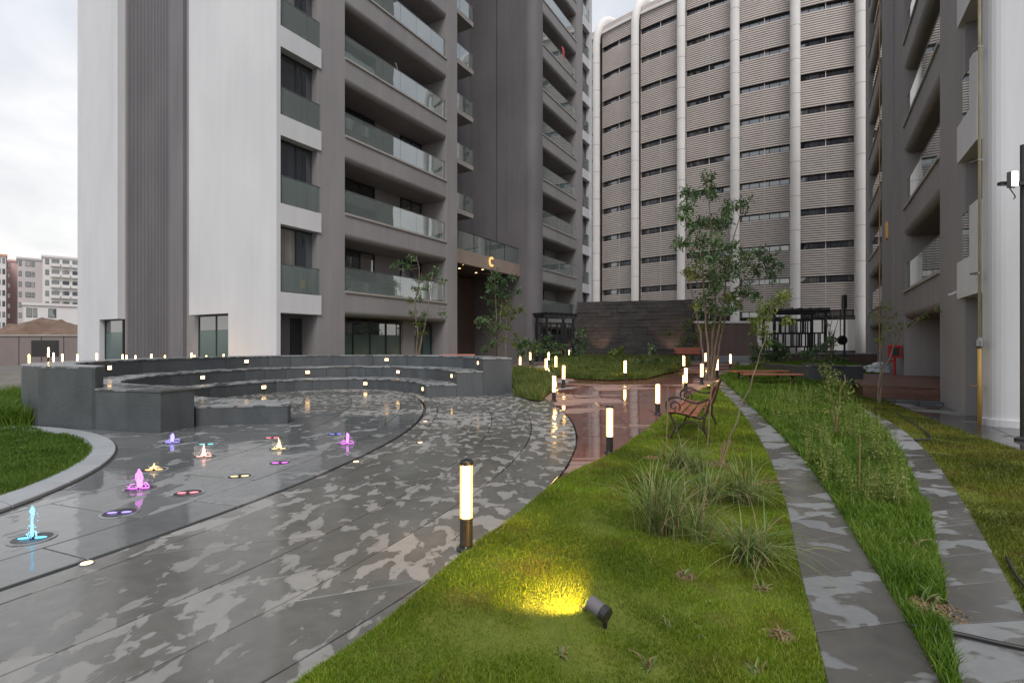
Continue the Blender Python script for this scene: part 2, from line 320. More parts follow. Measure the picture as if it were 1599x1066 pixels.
def inpoly(P, poly):
    x, y = P[:, 0], P[:, 1]; c = np.zeros(len(P), bool); n = len(poly); j = n-1
    for i in range(n):
        xi, yi = poly[i][0], poly[i][1]; xj, yj = poly[j][0], poly[j][1]
        cond = ((yi > y) != (yj > y)) & (x < (xj-xi)*(y-yi)/((yj-yi) or 1e-12)+xi); c ^= cond; j = i
    return c
def spline(pts, n=8, closed=False):
    """Catmull-Rom through points"""
    P = [np.array(p, float) for p in pts]; m = len(P); o = []
    for i in range(m if closed else m-1):
        p0 = P[(i-1) % m] if closed or i > 0 else 2*P[0]-P[1]; p1 = P[i]; p2 = P[(i+1) % m]
        p3 = P[(i+2) % m] if closed or i+2 < m else 2*P[-1]-P[-2]
        for k in range(n):
            t = k/n; o.append(.5*((2*p1)+(-p0+p2)*t+(2*p0-5*p1+4*p2-p3)*t*t+(-p0+3*p1-3*p2+p3)*t**3))
    if not closed: o.append(P[-1])
    return o
def resample(pts, step):
    P = [np.array(p, float) for p in pts]; L = [0]
    for a, b in zip(P, P[1:]): L.append(L[-1]+np.linalg.norm(b-a))
    n = max(1, round(L[-1]/step)); o = []
    for k in range(n+1):
        d = L[-1]*k/n; i = min(len(P)-2, max(0, int(np.searchsorted(L, d))-1)); t = (d-L[i])/max(1e-9, L[i+1]-L[i]); o.append(P[i]*(1-t)+P[i+1]*t)
    return o
def sheet(name, poly, mat, step=.6, zoff=0.0, parent=None, hfun=gz):
    """a ground sheet inside a polygon, cut into a grid so that it follows the ground height"""
    bm = bmesh.new(); bm.faces.new([bm.verts.new((p[0], p[1], 0)) for p in poly])
    xs = [p[0] for p in poly]; ys = [p[1] for p in poly]
    for ax, lo, hi in ((0, min(xs), max(xs)), (1, min(ys), max(ys))):
        q = lo+step
        while q < hi:
            no = (1, 0, 0) if ax == 0 else (0, 1, 0); co = (q, 0, 0) if ax == 0 else (0, q, 0)
            bmesh.ops.bisect_plane(bm, geom=bm.verts[:]+bm.edges[:]+bm.faces[:], dist=1e-5, plane_co=co, plane_no=no); q += step
    for v in bm.verts: v.co.z = hfun(v.co.x, v.co.y)+zoff
    bmesh.ops.recalc_face_normals(bm, faces=bm.faces)
    for f in bm.faces:
        if f.normal.z < 0: f.normal_flip()
    me = bpy.data.meshes.new(name); bm.to_mesh(me); bm.free(); me.materials.append(M[mat])
    o = bpy.data.objects.new(name, me); link(o, parent); return o
def blades(name, label, poly, dens, mat, length=(.025, .05), width=.004, zoff=0.02, cat='grass', holes=(), lean=.6, patchy=.35):
    """short turf: one leaning blade after another, thinner further away; dens is a list of (distance, blades per square metre, size)"""
    xs = [p[0] for p in poly]; ys = [p[1] for p in poly]; V = []; n0 = 0; F = []
    y = min(ys); edges = [d[0] for d in dens]
    lo = 0
    for (hi, dn, sz) in dens:
        a, b = max(lo, min(ys)), min(hi, max(ys)); lo = hi
        if b <= a: continue
        N = int((max(xs)-min(xs))*(b-a)*dn)
        P = np.c_[RNG.uniform(min(xs), max(xs), N), RNG.uniform(a, b, N)]
        P = P[inpoly(P, poly)]
        for (hx, hy, hr) in holes:
            d2 = np.hypot(P[:, 0]-hx, P[:, 1]-hy); P = P[d2 > hr*RNG.uniform(.6, 1.15, len(P))]
        pn = np.array([mnoise.noise((p[0]*1.3, p[1]*1.3, 3.1)) + .6*mnoise.noise((p[0]*4.1, p[1]*4.1, 7.7)) for p in P]) if len(P) else np.zeros(0)
        keep = RNG.random(len(P)) < np.clip(1+patchy*pn*1.5, .25, 1.0); P = P[keep]; pn = pn[keep]; N = len(P)
        if not N: continue
        Z = np.array([gz(p[0], p[1]) for p in P])+zoff
        L = RNG.uniform(length[0], length[1], N)*sz**.6*np.clip(1+.5*pn, .5, 1.6); wd = width*sz*RNG.uniform(.7, 1.3, N)
        th = RNG.uniform(0, 2*PI, N); ln = RNG.uniform(.1, lean, N)*L; ph = RNG.uniform(0, 2*PI, N)
        wx, wy = np.cos(th)*wd/2, np.sin(th)*wd/2; lx, ly = np.cos(ph)*ln, np.sin(ph)*ln
        v = np.zeros((N, 5, 3))
        v[:, 0] = np.c_[P[:, 0]-wx, P[:, 1]-wy, Z]; v[:, 1] = np.c_[P[:, 0]+wx, P[:, 1]+wy, Z]
        v[:, 2] = np.c_[P[:, 0]+wx*.8+lx*.35, P[:, 1]+wy*.8+ly*.35, Z+L*.6]; v[:, 3] = np.c_[P[:, 0]-wx*.8+lx*.35, P[:, 1]-wy*.8+ly*.35, Z+L*.6]
        v[:, 4] = np.c_[P[:, 0]+lx, P[:, 1]+ly, Z+L]
        i = (np.arange(N)*5)[:, None]+n0
        F.append(np.concatenate([i+[[0, 1, 2]], i+[[0, 2, 3]], i+[[3, 2, 4]]])); V.append(v.reshape(-1, 3)); n0 += N*5
    if not V: return None
    o = np_mesh(name, np.concatenate(V), np.concatenate(F), mat, kind='stuff'); tag(o, label, cat); return o

# ------------------------------------------------------------------ the ground
def ground_sheet():
    xs = [-1600, -500, -200, -100, -60] + list(np.arange(-40, 41, 1.0)) + [60, 100, 200, 500, 1600]
    ys = [-60, -20] + list(np.arange(-6, 51, 1.0)) + [70, 100, 200, 500, 1600]
    V = [(x, y, gz(x, y)-.12) for y in ys for x in xs]; nx = len(xs)
    F = [(j*nx+i, j*nx+i+1, (j+1)*nx+i+1, (j+1)*nx+i) for j in range(len(ys)-1) for i in range(nx-1)]
    return struct(np_mesh('ground', np.array(V), np.array(F), 'gravel'))
ground_sheet()

# the plaza: rings of stone slabs between two drifting circles
def circ(f):
    if f >= 0: return (-17.14+4.23*f, 9.33+.55*f, 15.32-1.28*f)
    return (-17.14, 9.33, 15.32+f)           # negative f: metres inside the channel
plaza = struct(bpy.data.objects.new('plaza', None)); link(plaza)
def ring_slabs(fa, fb, length, mat, a0=-46, a1=33, gap=.006, jitter=0.0, skip=None, phase=0.0, zoff=0.0):
    ca, cb = circ(fa), circ(fb); R = (ca[2]+cb[2])/2; da = math.degrees(length/R); a = a0+phase*da; k = 0
    while a < a1:
        b = a+da*(1+random.uniform(-jitter, jitter)); ga = math.degrees(gap/R)
        n = 4; al = [math.radians(a+ga+(b-a-2*ga)*i/n) for i in range(n+1)]
        inn = [(ca[0]+(ca[2]+gap)*math.cos(t), ca[1]+(ca[2]+gap)*math.sin(t)) for t in al]
        outr = [(cb[0]+(cb[2]-gap)*math.cos(t), cb[1]+(cb[2]-gap)*math.sin(t)) for t in al]
        poly = inn + outr[::-1]; cx = sum(p[0] for p in poly)/len(poly); cy = sum(p[1] for p in poly)/len(poly)
        a = b
        if cy < 0.3 or (skip and skip(cx, cy)): continue
        dz = zoff+random.uniform(-.0012, .0012); zt = [gz(*p)+dz for p in poly]
        MB().prism(poly, [z-.06 for z in zt], zt).build('paving_slab', mat, plaza, bevel=.004)
def in_left(cx, cy): return math.hypot(cx+9.36, cy-4.39) < 3.9 or cx < -9.3
ring_slabs(.012, .10, 1.4, 'plaza', jitter=.1)
ring_slabs(.10, .486, 1.9, 'plaza', jitter=.1, phase=.35)
ring_slabs(.486, .74, 1.9, 'plaza', jitter=.1, phase=.7)
ring_slabs(.74, 1.0, 1.9, 'plaza', jitter=.1, phase=.2)
ring_slabs(1.0, 1.13, 1.9, 'plaza', a0=-46, a1=-29, jitter=.1)
inner = [-.02, -.55, -1.75, -2.95, -4.15, -5.35, -6.55, -7.6]
for q, (fo, fi) in enumerate(zip(inner, inner[1:])):
    ring_slabs(fi, fo, 1.25, 'fountainstone', jitter=.04, phase=.37*q, skip=in_left, a1=4)
    ring_slabs(fi, fo, 1.25, 'plaza', jitter=.04, phase=0, skip=in_left, a0=4.2)
c0 = circ(0); mb = MB()
for k in range(50):
    t0, t1 = math.radians(-46+k), math.radians(-46+k+1)
    P = [(c0[0]+(c0[2]+r)*math.cos(t), c0[1]+(c0[2]+r)*math.sin(t)) for r, t in ((-.03, t0), (.03, t0), (.03, t1), (-.03, t1))]
    mb.prism(P, -.08, -.025)
mb.build('drain_channel', 'channel', plaza)
# kerb round the left lawn
def kerb_pt(t, f): return (-9.79+.43*f+(5.27-.87*f)*math.cos(t), 4.05+.34*f+(5.27-.87*f)*math.sin(t))
for k in range(17):
    t0, t1 = math.radians(-62+k*8.6), math.radians(-62+(k+1)*8.6-.12)
    al = [t0+(t1-t0)*i/3 for i in range(4)]
    MB().prism([kerb_pt(t, .02) for t in al]+[kerb_pt(t, .92) for t in al[::-1]], -.05, .035).build('kerb_stone', 'curb', plaza, bevel=.006)
mb = MB()
for k in range(40):
    t0, t1 = math.radians(-62+k*3.6), math.radians(-62+(k+1)*3.6)
    mb.prism([kerb_pt(t0, -.06), kerb_pt(t1, -.06), kerb_pt(t1, .015), kerb_pt(t0, .015)], -.02, .006)
mb.build('drain_channel', 'channel', plaza)

# lawns and stone strips, outlines read on the ground
LM = [pw(*p) for p in [(470, 1066), (600, 975), (680, 905), (735, 858), (800, 812), (850, 770), (900, 737), (960, 708), (1010, 672), (1035, 652), (1062, 630), (1092, 611), (1122, 596)]]
L1 = [pw(*p) for p in [(1290, 1066), (1267, 970), (1244, 875), (1231, 805), (1222, 775), (1205, 726), (1180, 678), (1154, 640), (1127, 612), (1118, 598)]]
R1 = [pw(*p) for p in [(1465, 1066), (1407, 960), (1353, 872), (1310, 800), (1269, 739), (1229, 691), (1186, 648), (1155, 619), (1136, 602), (1124, 592)]]
L2 = [pw(*p) for p in [(1497, 1066), (1482, 990), (1475, 920), (1465, 872), (1449, 805), (1430, 762), (1404, 710), (1377, 675), (1345, 645), (1318, 625)]]
R2 = [pw(*p) for p in [(1655, 1066), (1599, 962), (1557, 880), (1514, 803), (1481, 752), (1449, 709), (1404, 669), (1369, 650), (1340, 634), (1322, 622)]]
AP = [pw(*p) for p in [(1760, 780), (1599, 708), (1538, 688), (1471, 664), (1425, 645), (1379, 625), (1345, 608), (1330, 600)]]
def ext(L, k=1.4):
    a, b = L[0], L[1]; d = (a-b).normalized(); return [a+d*k]+L
LM, L1, R1, L2, R2 = [ext(x) for x in (LM, L1, R1, L2, R2)]
def strip_slabs(root, La, Ra, step, mat):
    n = max(3, round(sum((b-a).length for a, b in zip(La, La[1:]))/step))
    a = resample([tuple(p)[:2] for p in spline([p[:2] for p in La], 6)], 1e9); 
    A_ = spline([tuple(p)[:2] for p in La], 8); B_ = spline([tuple(p)[:2] for p in Ra], 8)
    def at(P, t):
        L = [0.0]
        for p, q in zip(P, P[1:]): L.append(L[-1]+np.linalg.norm(q-p))
        d = t*L[-1]; i = min(len(P)-2, max(0, int(np.searchsorted(L, d))-1)); u = (d-L[i])/max(1e-9, L[i+1]-L[i]); return P[i]*(1-u)+P[i+1]*u
    ts = [0.0]
    for i in range(n): ts.append(ts[-1]+random.uniform(.75, 1.25))
    ts = [t/ts[-1] for t in ts]
    for t0, t1 in zip(ts, ts[1:]):
        e = (t1-t0)*.008; m = .5*(t0+t1)
        poly = [at(A_, t0+e), at(B_, t0+e), at(B_, m), at(B_, t1-e), at(A_, t1-e), at(A_, m)]
        zt = [gz(*p)+.028+random.uniform(-.001, .001) for p in poly]
        MB().prism(poly, [z-.09 for z in zt], zt).build('paving_slab', mat, root, bevel=.005)
st1 = struct(bpy.data.objects.new('garden_path', None)); link(st1); strip_slabs(st1, L1, R1, .62, 'strip')
st2 = struct(bpy.data.objects.new('garden_path', None)); link(st2); strip_slabs(st2, L2, R2, .62, 'strip')

# brown walkway: rows of slabs on a pale bed
walk = struct(bpy.data.objects.new('walkway', None)); link(walk)
def walk_left(Y):
    if Y < 13.8: return -12.91+math.sqrt(max(0, 14.04**2-(Y-9.88)**2))+.02
    return .62-(Y-13.8)*.16 if Y < 20 else -.37-(Y-20)*.3
rb = [(2.0, -.6), (3.7, .2), (5.1, .85), (7, 1.9), (9, 2.9), (11, 4.1), (13, 5.2), (15, 6.2), (17, 7.6), (20, 9.3), (24, 11), (31, 13)]
def walk_right(Y):
    for (a, x), (b, z) in zip(rb, rb[1:]):
        if Y <= b: return x+(z-x)*max(0, (Y-a)/(b-a))
    return 13
Y = 2.6; row = 0
while Y < 30:
    h = .95 if Y < 16 else 1.4
    xl, xr = max(walk_left(Y), walk_left(Y+h)) if Y > 9.9 else min(walk_left(Y), walk_left(Y+h)), walk_right(Y+h*.5)
    x = 0.0; cuts = []; wv = 1.9
    x0 = min(walk_left(Y), walk_left(Y+h)); x = x0 - (row % 2)*.9
    tilt = .10*math.sin(row*1.7)
    while x < xr+.3:
        a, b = x, x+wv; x += wv
        def P(xx, yy, first): return (max(xx, walk_left(yy)), yy+ (xx-x0)*.05)
        if b < x0+.05: continue
        g = .008
        poly = [P(a+g, Y+.014, 1), P(min(b-g, xr+.8), Y+.014, 0), P(min(b-g, xr+.8), Y+h-.014, 0), P(a+g, Y+h-.014, 1)]
        if poly[1][0]-poly[0][0] < .05 and poly[2][0]-poly[3][0] < .05: continue
        dz = random.uniform(-.0015, .0015); zt = [gz(*p)+dz for p in poly]
        MB().prism(poly, [z-.05 for z in zt], zt).build('paving_slab', 'path', walk, bevel=.004)
    Y += h; row += 1
pts = [(walk_left(y)+.01, y) for y in np.arange(2.6, 30.5, .8)]+[(walk_right(y)+1.2, y+.3) for y in np.arange(30, 2.4, -.8)]
sheet('mortar_bed', pts, 'curb', step=1.0, zoff=-.018, parent=walk)

# lawns
MULCH = [(*pw(1018, 718)[:2], .13), (*pw(1120, 728)[:2], .2), (*pw(1070, 905)[:2], .07), (*pw(1190, 925)[:2], .05), (*pw(1220, 1000)[:2], .07), (*pw(880, 1030)[:2], .05), (*pw(1012, 1052)[:2], .07),
         (*pw(1090, 985)[:2], .03), (*pw(1045, 985)[:2], .03), (*pw(1175, 1055)[:2], .06), (*pw(915, 955)[:2], .05), (*pw(1110, 945)[:2], .03)]
lawn_poly = [tuple(p)[:2] for p in spline([tuple(p)[:2] for p in LM], 5)]+[tuple(p)[:2] for p in spline([tuple(p)[:2] for p in L1], 5)][::-1]
struct(sheet('lawn', lawn_poly, 'turfsoil', .5, .022))
blades('lawn_grass', 'short lit green turf of the lawn in the foreground', lawn_poly, [(3.4, 30000, .85), (5, 20000, 1.05), (7.5, 10000, 1.45), (11, 4600, 2.1), (30, 1900, 3.0)], 'grass', length=(.014, .032), holes=MULCH, lean=.9, patchy=.8)
bed_poly = [tuple(p)[:2] for p in spline([tuple(p)[:2] for p in R1], 5)]+[tuple(pw(1140, 588))[:2], tuple(pw(1200, 588))[:2], tuple(pw(1262, 598))[:2]]+[tuple(p)[:2] for p in spline([tuple(p)[:2] for p in L2], 5)][::-1]
struct(sheet('planting_bed', bed_poly, 'turfsoil', .5, .02))
BH = [(*pw(1460, 960)[:2], .16), (*pw(1395, 770)[:2], .1)]
blades('bed_grass', 'lush green grass of the bed between the two grey stone strips', bed_poly, [(4, 11000, 1.2), (6.5, 7000, 1.6), (10, 3600, 2.3), (30, 1500, 3.4)], 'grassbed', length=(.04, .09), width=.005, holes=BH, lean=.8)
right_poly = [tuple(p)[:2] for p in spline([tuple(p)[:2] for p in R2], 5)]+[tuple(p)[:2] for p in AP[::-1]]
struct(sheet('lawn', right_poly, 'turfsoil', .6, .02))
blades('lawn_grass', 'dull olive green turf beside the dark right tower', right_poly, [(5, 9000, 1.2), (8, 5500, 1.7), (12, 2800, 2.4), (30, 1300, 3.2)], 'grassdry', length=(.016, .034), lean=.9, patchy=.8)
left_poly = [(-9.36+4.46*math.cos(math.radians(t)), 4.39+4.46*math.sin(math.radians(t))) for t in range(-80, 76, 6)]+[(-8.62, 9.15), (-9.5, 9.75), (-10.4, 10.9), (-10.65, 13.0), (-12, 14), (-16, 14), (-24, 13), (-24, -1)]
struct(sheet('lawn', left_poly, 'turfsoil', .8, .02))
lp2 = [(x, y) for x, y in left_poly]
vis_left = [p for p in left_poly[:-4]]+[(-11.5, 14), (-14, 14), (-14, 6), (-7, 1)]
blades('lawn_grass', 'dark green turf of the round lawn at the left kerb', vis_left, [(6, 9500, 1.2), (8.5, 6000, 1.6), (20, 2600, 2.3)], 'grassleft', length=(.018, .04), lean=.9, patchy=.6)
tall_poly = [(-8.66, 9.28), (-9.55, 9.85), (-10.4, 10.9), (-10.9, 13), (-12.5, 13), (-11.2, 10), (-9.7, 8.7)]
blades('long_grass', 'long uncut grass against the left end of the curved seating', tall_poly, [(20, 2600, 2.2)], 'grassbed', length=(.12, .3), width=.006, lean=.9)
mound_poly = [tuple(pw(*p))[:2] for p in [(803, 619), (822, 624), (845, 627), (862, 611), (866, 600), (860, 592), (838, 585), (803, 580)]]
struct(sheet('lawn', mound_poly, 'turfsoil', .5, .03))
blades('lawn_grass', 'small grass verge between curved seating and brown walkway', mound_poly, [(30, 2000, 2.4)], 'grassfar', length=(.06, .2), width=.005, lean=.9)
isl_poly = [tuple(pw(*p))[:2] for p in [(858, 576), (868, 588), (900, 592), (955, 594.5), (1010, 592), (1050, 582), (1078, 571)]]+[(12.6, 36.5), (4.6, 39.5), (2.6, 32)]
struct(sheet('lawn', isl_poly, 'turfsoil', 1.0, .03))
blades('lawn_grass', 'grass island across the walkway before the dark stone wall', isl_poly, [(19, 2600, 2.6), (24, 1000, 4), (45, 350, 6)], 'grassfar', length=(.03, .13), width=.005, lean=.9)
back_poly = [(-12, 18.3), (-9.2, 19.4), (-5.3, 20.2), (-1.6, 18.9), (.1, 16.8), (.55, 15.2), (.4, 20), (-.6, 22), (-1.5, 27), (-4, 25), (-8, 20.8)]
struct(sheet('lawn', back_poly, 'turfsoil', 1.0, .02))
blades('lawn_grass', 'strip of grass behind the curved seating along the left tower', back_poly, [(40, 500, 4)], 'grassbed', length=(.06, .12), width=.005)
farR = [tuple(pw(*p))[:2] for p in [(1140, 588), (1200, 588), (1262, 598), (1318, 625), (1330, 600)]]+[(16, 22), (18, 30), (11.2, 24)]
struct(sheet('lawn', farR, 'turfsoil', 1.0, .015))
blades('lawn_grass', 'far patch of grass round the low wooden benches', farR, [(17, 1100, 3.2), (40, 400, 4.5)], 'grassbed', length=(.05, .1), width=.005)
# paved apron in front of the right tower, laid parallel to it
apron = struct(bpy.data.objects.new('apron', None)); link(apron)
def FW(u, n): return (SA*u+CA*n, CA*u-SA*n)
apl = [tuple(p)[:2] for p in AP]
for iu in range(30):
    for jn in range(5):
        u0, n0_ = 6+iu*.9, -.2+jn*.75
        P = [FW(u0+.004, n0_+.004), FW(u0+.896, n0_+.004), FW(u0+.896, n0_+.746), FW(u0+.004, n0_+.746)]
        cx, cy = FW(u0+.45, n0_+.37)
        # keep what lies right of the lawn edge
        if not any(ncoord(*q) > -9 for q in P): continue
        if inpoly(np.array([[p[0], p[1]] for p in P]), right_poly).all(): continue
        if cy < 5.5 or u0 > 24: continue
        MB().prism(P, [gz(*p)-.06 for p in P], [gz(*p)-.004 for p in P]).build('paving_slab', 'apron', apron, bevel=.004)

# ------------------------------------------------------------------ curved stepped seating
amph = thing('amphitheatre_seating', 'curved stepped seating clad in dark grey slate with small warm step lights', 'seating', (-5.3, 13.9, 0))
AO = (-5.3, 13.9, 0)
C1 = [(-4.24, 9.68), (-4.17, 9.95), (-5.3, 10.5), (-6.9, 11.2), (-8.0, 12.3), (-8.25, 13.8), (-7.75, 15.3), (-6.87, 16.35), (-5.25, 17.05), (-3.75, 16.4), (-2.75, 15.3), (-2.39, 14.34)]
C2 = [(-5.93, 8.63), (-5.80, 9.38), (-7.1, 9.85), (-8.15, 10.6), (-8.75, 11.9), (-8.98, 13.7), (-8.4, 15.75), (-7.3, 17.05), (-5.3, 17.9), (-3.25, 17.1), (-1.98, 15.7), (-1.57, 14.53)]
C3 = [(-7.3, 8.96), (-7.55, 9.5), (-8.75, 10.2), (-9.45, 11.3), (-9.72, 12.4), (-9.75, 13.9), (-9.1, 16.2), (-7.8, 17.8), (-5.3, 18.75), (-2.75, 17.85), (-1.25, 16.1), (-.83, 14.71)]
C4 = [(-8.54, 9.23), (-9.35, 9.75), (-10.2, 10.8), (-10.5, 12.0), (-10.6, 13.5), (-10.4, 15.0), (-9.85, 16.7), (-8.35, 18.65), (-5.3, 19.65), (-2.15, 18.6), (-.45, 16.5), (0.0, 14.9)]
HT = [.36, .72, 1.10]
def curve(c, step): return resample(spline(c, 10), step)
def eqcurve(c, n):
    P = spline(c, 10); L = sum(np.linalg.norm(b-a) for a, b in zip(P, P[1:])); return resample(P, L/n)
def offs(P, d):
    o = []
    for i, p in enumerate(P):
        t = P[min(i+1, len(P)-1)]-P[max(i-1, 0)]; t = t/np.linalg.norm(t); o.append(p+d*np.array([-t[1], t[0]]))
    return o
tiers = []
for k, (ci, co) in enumerate(((C1, C2), (C2, C3), (C3, C4))):
    h = HT[k]; NS = 28
    co_t = co[1:] if k == 0 else co
    I = eqcurve(ci, NS); O = eqcurve(co_t, NS)
    Ii = offs(I, .03)             # body stands back behind the cladding
    mb = MB()
    for i in range(NS):
        mb.prism([Ii[i], Ii[i+1], O[i+1]*.98+Ii[i+1]*.02, O[i]*.98+Ii[i]*.02], -.05, h-.045)
    body = mb.build('tier', 'slate', amph, off=AO); tiers.append((I, O, h))
    def panel(p, q, d, z0, z1, nm='cladding_panel'):
        p, q = np.array(p), np.array(q); t = (q-p)/np.linalg.norm(q-p); nrm = np.array([-t[1], t[0]])
        p, q = p+t*.003, q-t*.003
        MB().prism([p, q, q+nrm*d, p+nrm*d], z0, z1).build(nm, 'slate', body, off=AO, bevel=.003)
    for i in range(NS): panel(I[i], I[i+1], .028, 0, h-.042)
    # end faces, right and left
    for (a, b, sgn) in ((I[NS], O[NS], 1), (O[0], I[0], 1)):
        n = max(1, round(np.linalg.norm(b-a)/.62))
        for j in range(n): panel(a+(b-a)*j/n, a+(b-a)*(j+1)/n, .03, 0, h-.042)
    if k == 2:
        for i in list(range(0, 5))+list(range(NS-4, NS)): panel(O[i+1], O[i], .028, 0, h-.042)
    # coping stones
    Io = offs(I, -.018); 
    for i in range(NS):
        a, b, c, d = Io[i], Io[i+1], O[i+1], O[i]
        if i == 0: a = a+(a-b)/np.linalg.norm(a-b)*.018; d = d+(d-c)/np.linalg.norm(d-c)*.018
        if i == NS-1: b = b+(b-a)/np.linalg.norm(b-a)*.018; c = c+(c-d)/np.linalg.norm(c-d)*.018
        e = .004/max(.05, np.linalg.norm(b-a))
        poly = [a*(1-e)+b*e, b*(1-e)+a*e, c*(1-e)+d*e, d*(1-e)+c*e]
        MB().prism(poly, h-.04, h+random.uniform(-.001, .001)).build('coping_stone', 'coping', body, off=AO, bevel=.004)
# step lights in the risers
def step_light(p, t, z):
    nrm = np.array([-t[1], t[0]]); R = math.atan2(t[1], t[0])
    fr = MB().box(-.085, .085, -.018, .02, -.075, .055).build('step_light', 'black', amph)
    fr.location = (p[0]-AO[0], p[1]-AO[1], z); fr.rotation_euler = (0, 0, R)
    MB().box(-.065, .065, -.026, -.017, -.045, .045).build('lens', 'warmled', fr)
for k, xs in ((2, (169, 384, 604)), (1, (315, 480, 622)), (0, (411, 571))):
    I, O, h = tiers[k]
    for px in xs:
        best = None
        for i in range(3, len(I)-1):
            m = (I[i]+I[i+1])/2; e = abs(799.5+800*m[0]/m[1]-px)-m[1]*6
            if best is None or e < best[0]: best = (e, i)
        i = best[1]; a, b = I[i], I[i+1]; t = (b-a)/np.linalg.norm(b-a)
        xa, xb = 799.5+800*a[0]/a[1], 799.5+800*b[0]/b[1]; u = min(1, max(0, (px-xa)/((xb-xa) or 1)))
        step_light(a+(b-a)*u, t, h-.17)
for k in range(3):
    I, O, h = tiers[k]; a, b = I[-3], I[-2]; t = (b-a)/np.linalg.norm(b-a); step_light(b-t*.1, t, h-.17)

# ------------------------------------------------------------------ floor fountain
def hexmat(name, col, e): M[name] = emat(name, col, e); return name
def watermat(name, col, e):
    m = new_mat(name); T = NT(m); lw = T.n('ShaderNodeLayerWeight', {'Blend': .35})
    em = T.n('ShaderNodeEmission', {'Color': c4(col), 'Strength': e}); tr = T.n('ShaderNodeBsdfTransparent'); gl = T.n('ShaderNodeBsdfGlossy', {'Roughness': .08})  # the lamps' colour is put into the water as its own glow
    gj = T.n('ShaderNodeNewGeometry'); mj = T.n('ShaderNodeMapping', {'Vector': gj.outputs['Position'], 'Scale': (60, 60, 14)}); nj = T.n('ShaderNodeTexNoise', {'Vector': mj.outputs[0], 'Scale': 1, 'Detail': 4}); fj = T.n('ShaderNodeMapRange', {'Value': nj.outputs['Fac'], 'From Min': .35, 'From Max': .7, 'To Min': .12, 'To Max': .9})
    a = T.n('ShaderNodeMixShader', {0: fj.outputs[0], 1: tr.outputs[0], 2: em.outputs[0]}); b = T.n('ShaderNodeMixShader', {0: T.n('ShaderNodeMath', {0: lw.outputs['Fresnel'], 1: .5}, operation='MULTIPLY').outputs[0], 1: a.outputs[0], 2: gl.outputs[0]})
    T.out(b.outputs[0]); M[name] = m; return name
PAL = {'blue': (.04, .55, 1.0), 'violet': (.25, .16, 1.0), 'magenta': (.85, .05, .95), 'pink': (1, .42, .33), 'red': (1, .14, .22), 'amber': (1, .55, .14), 'yellow': (1, .72, .28), 'teal': (.1, .75, .85), 'indigo': (.12, .14, 1)}
for k, c in PAL.items(): hexmat('led_'+k, tuple(.88*v+.12 for v in c), 1.9); watermat('jet_'+k, tuple(.78*v+.22 for v in c), 1.9)
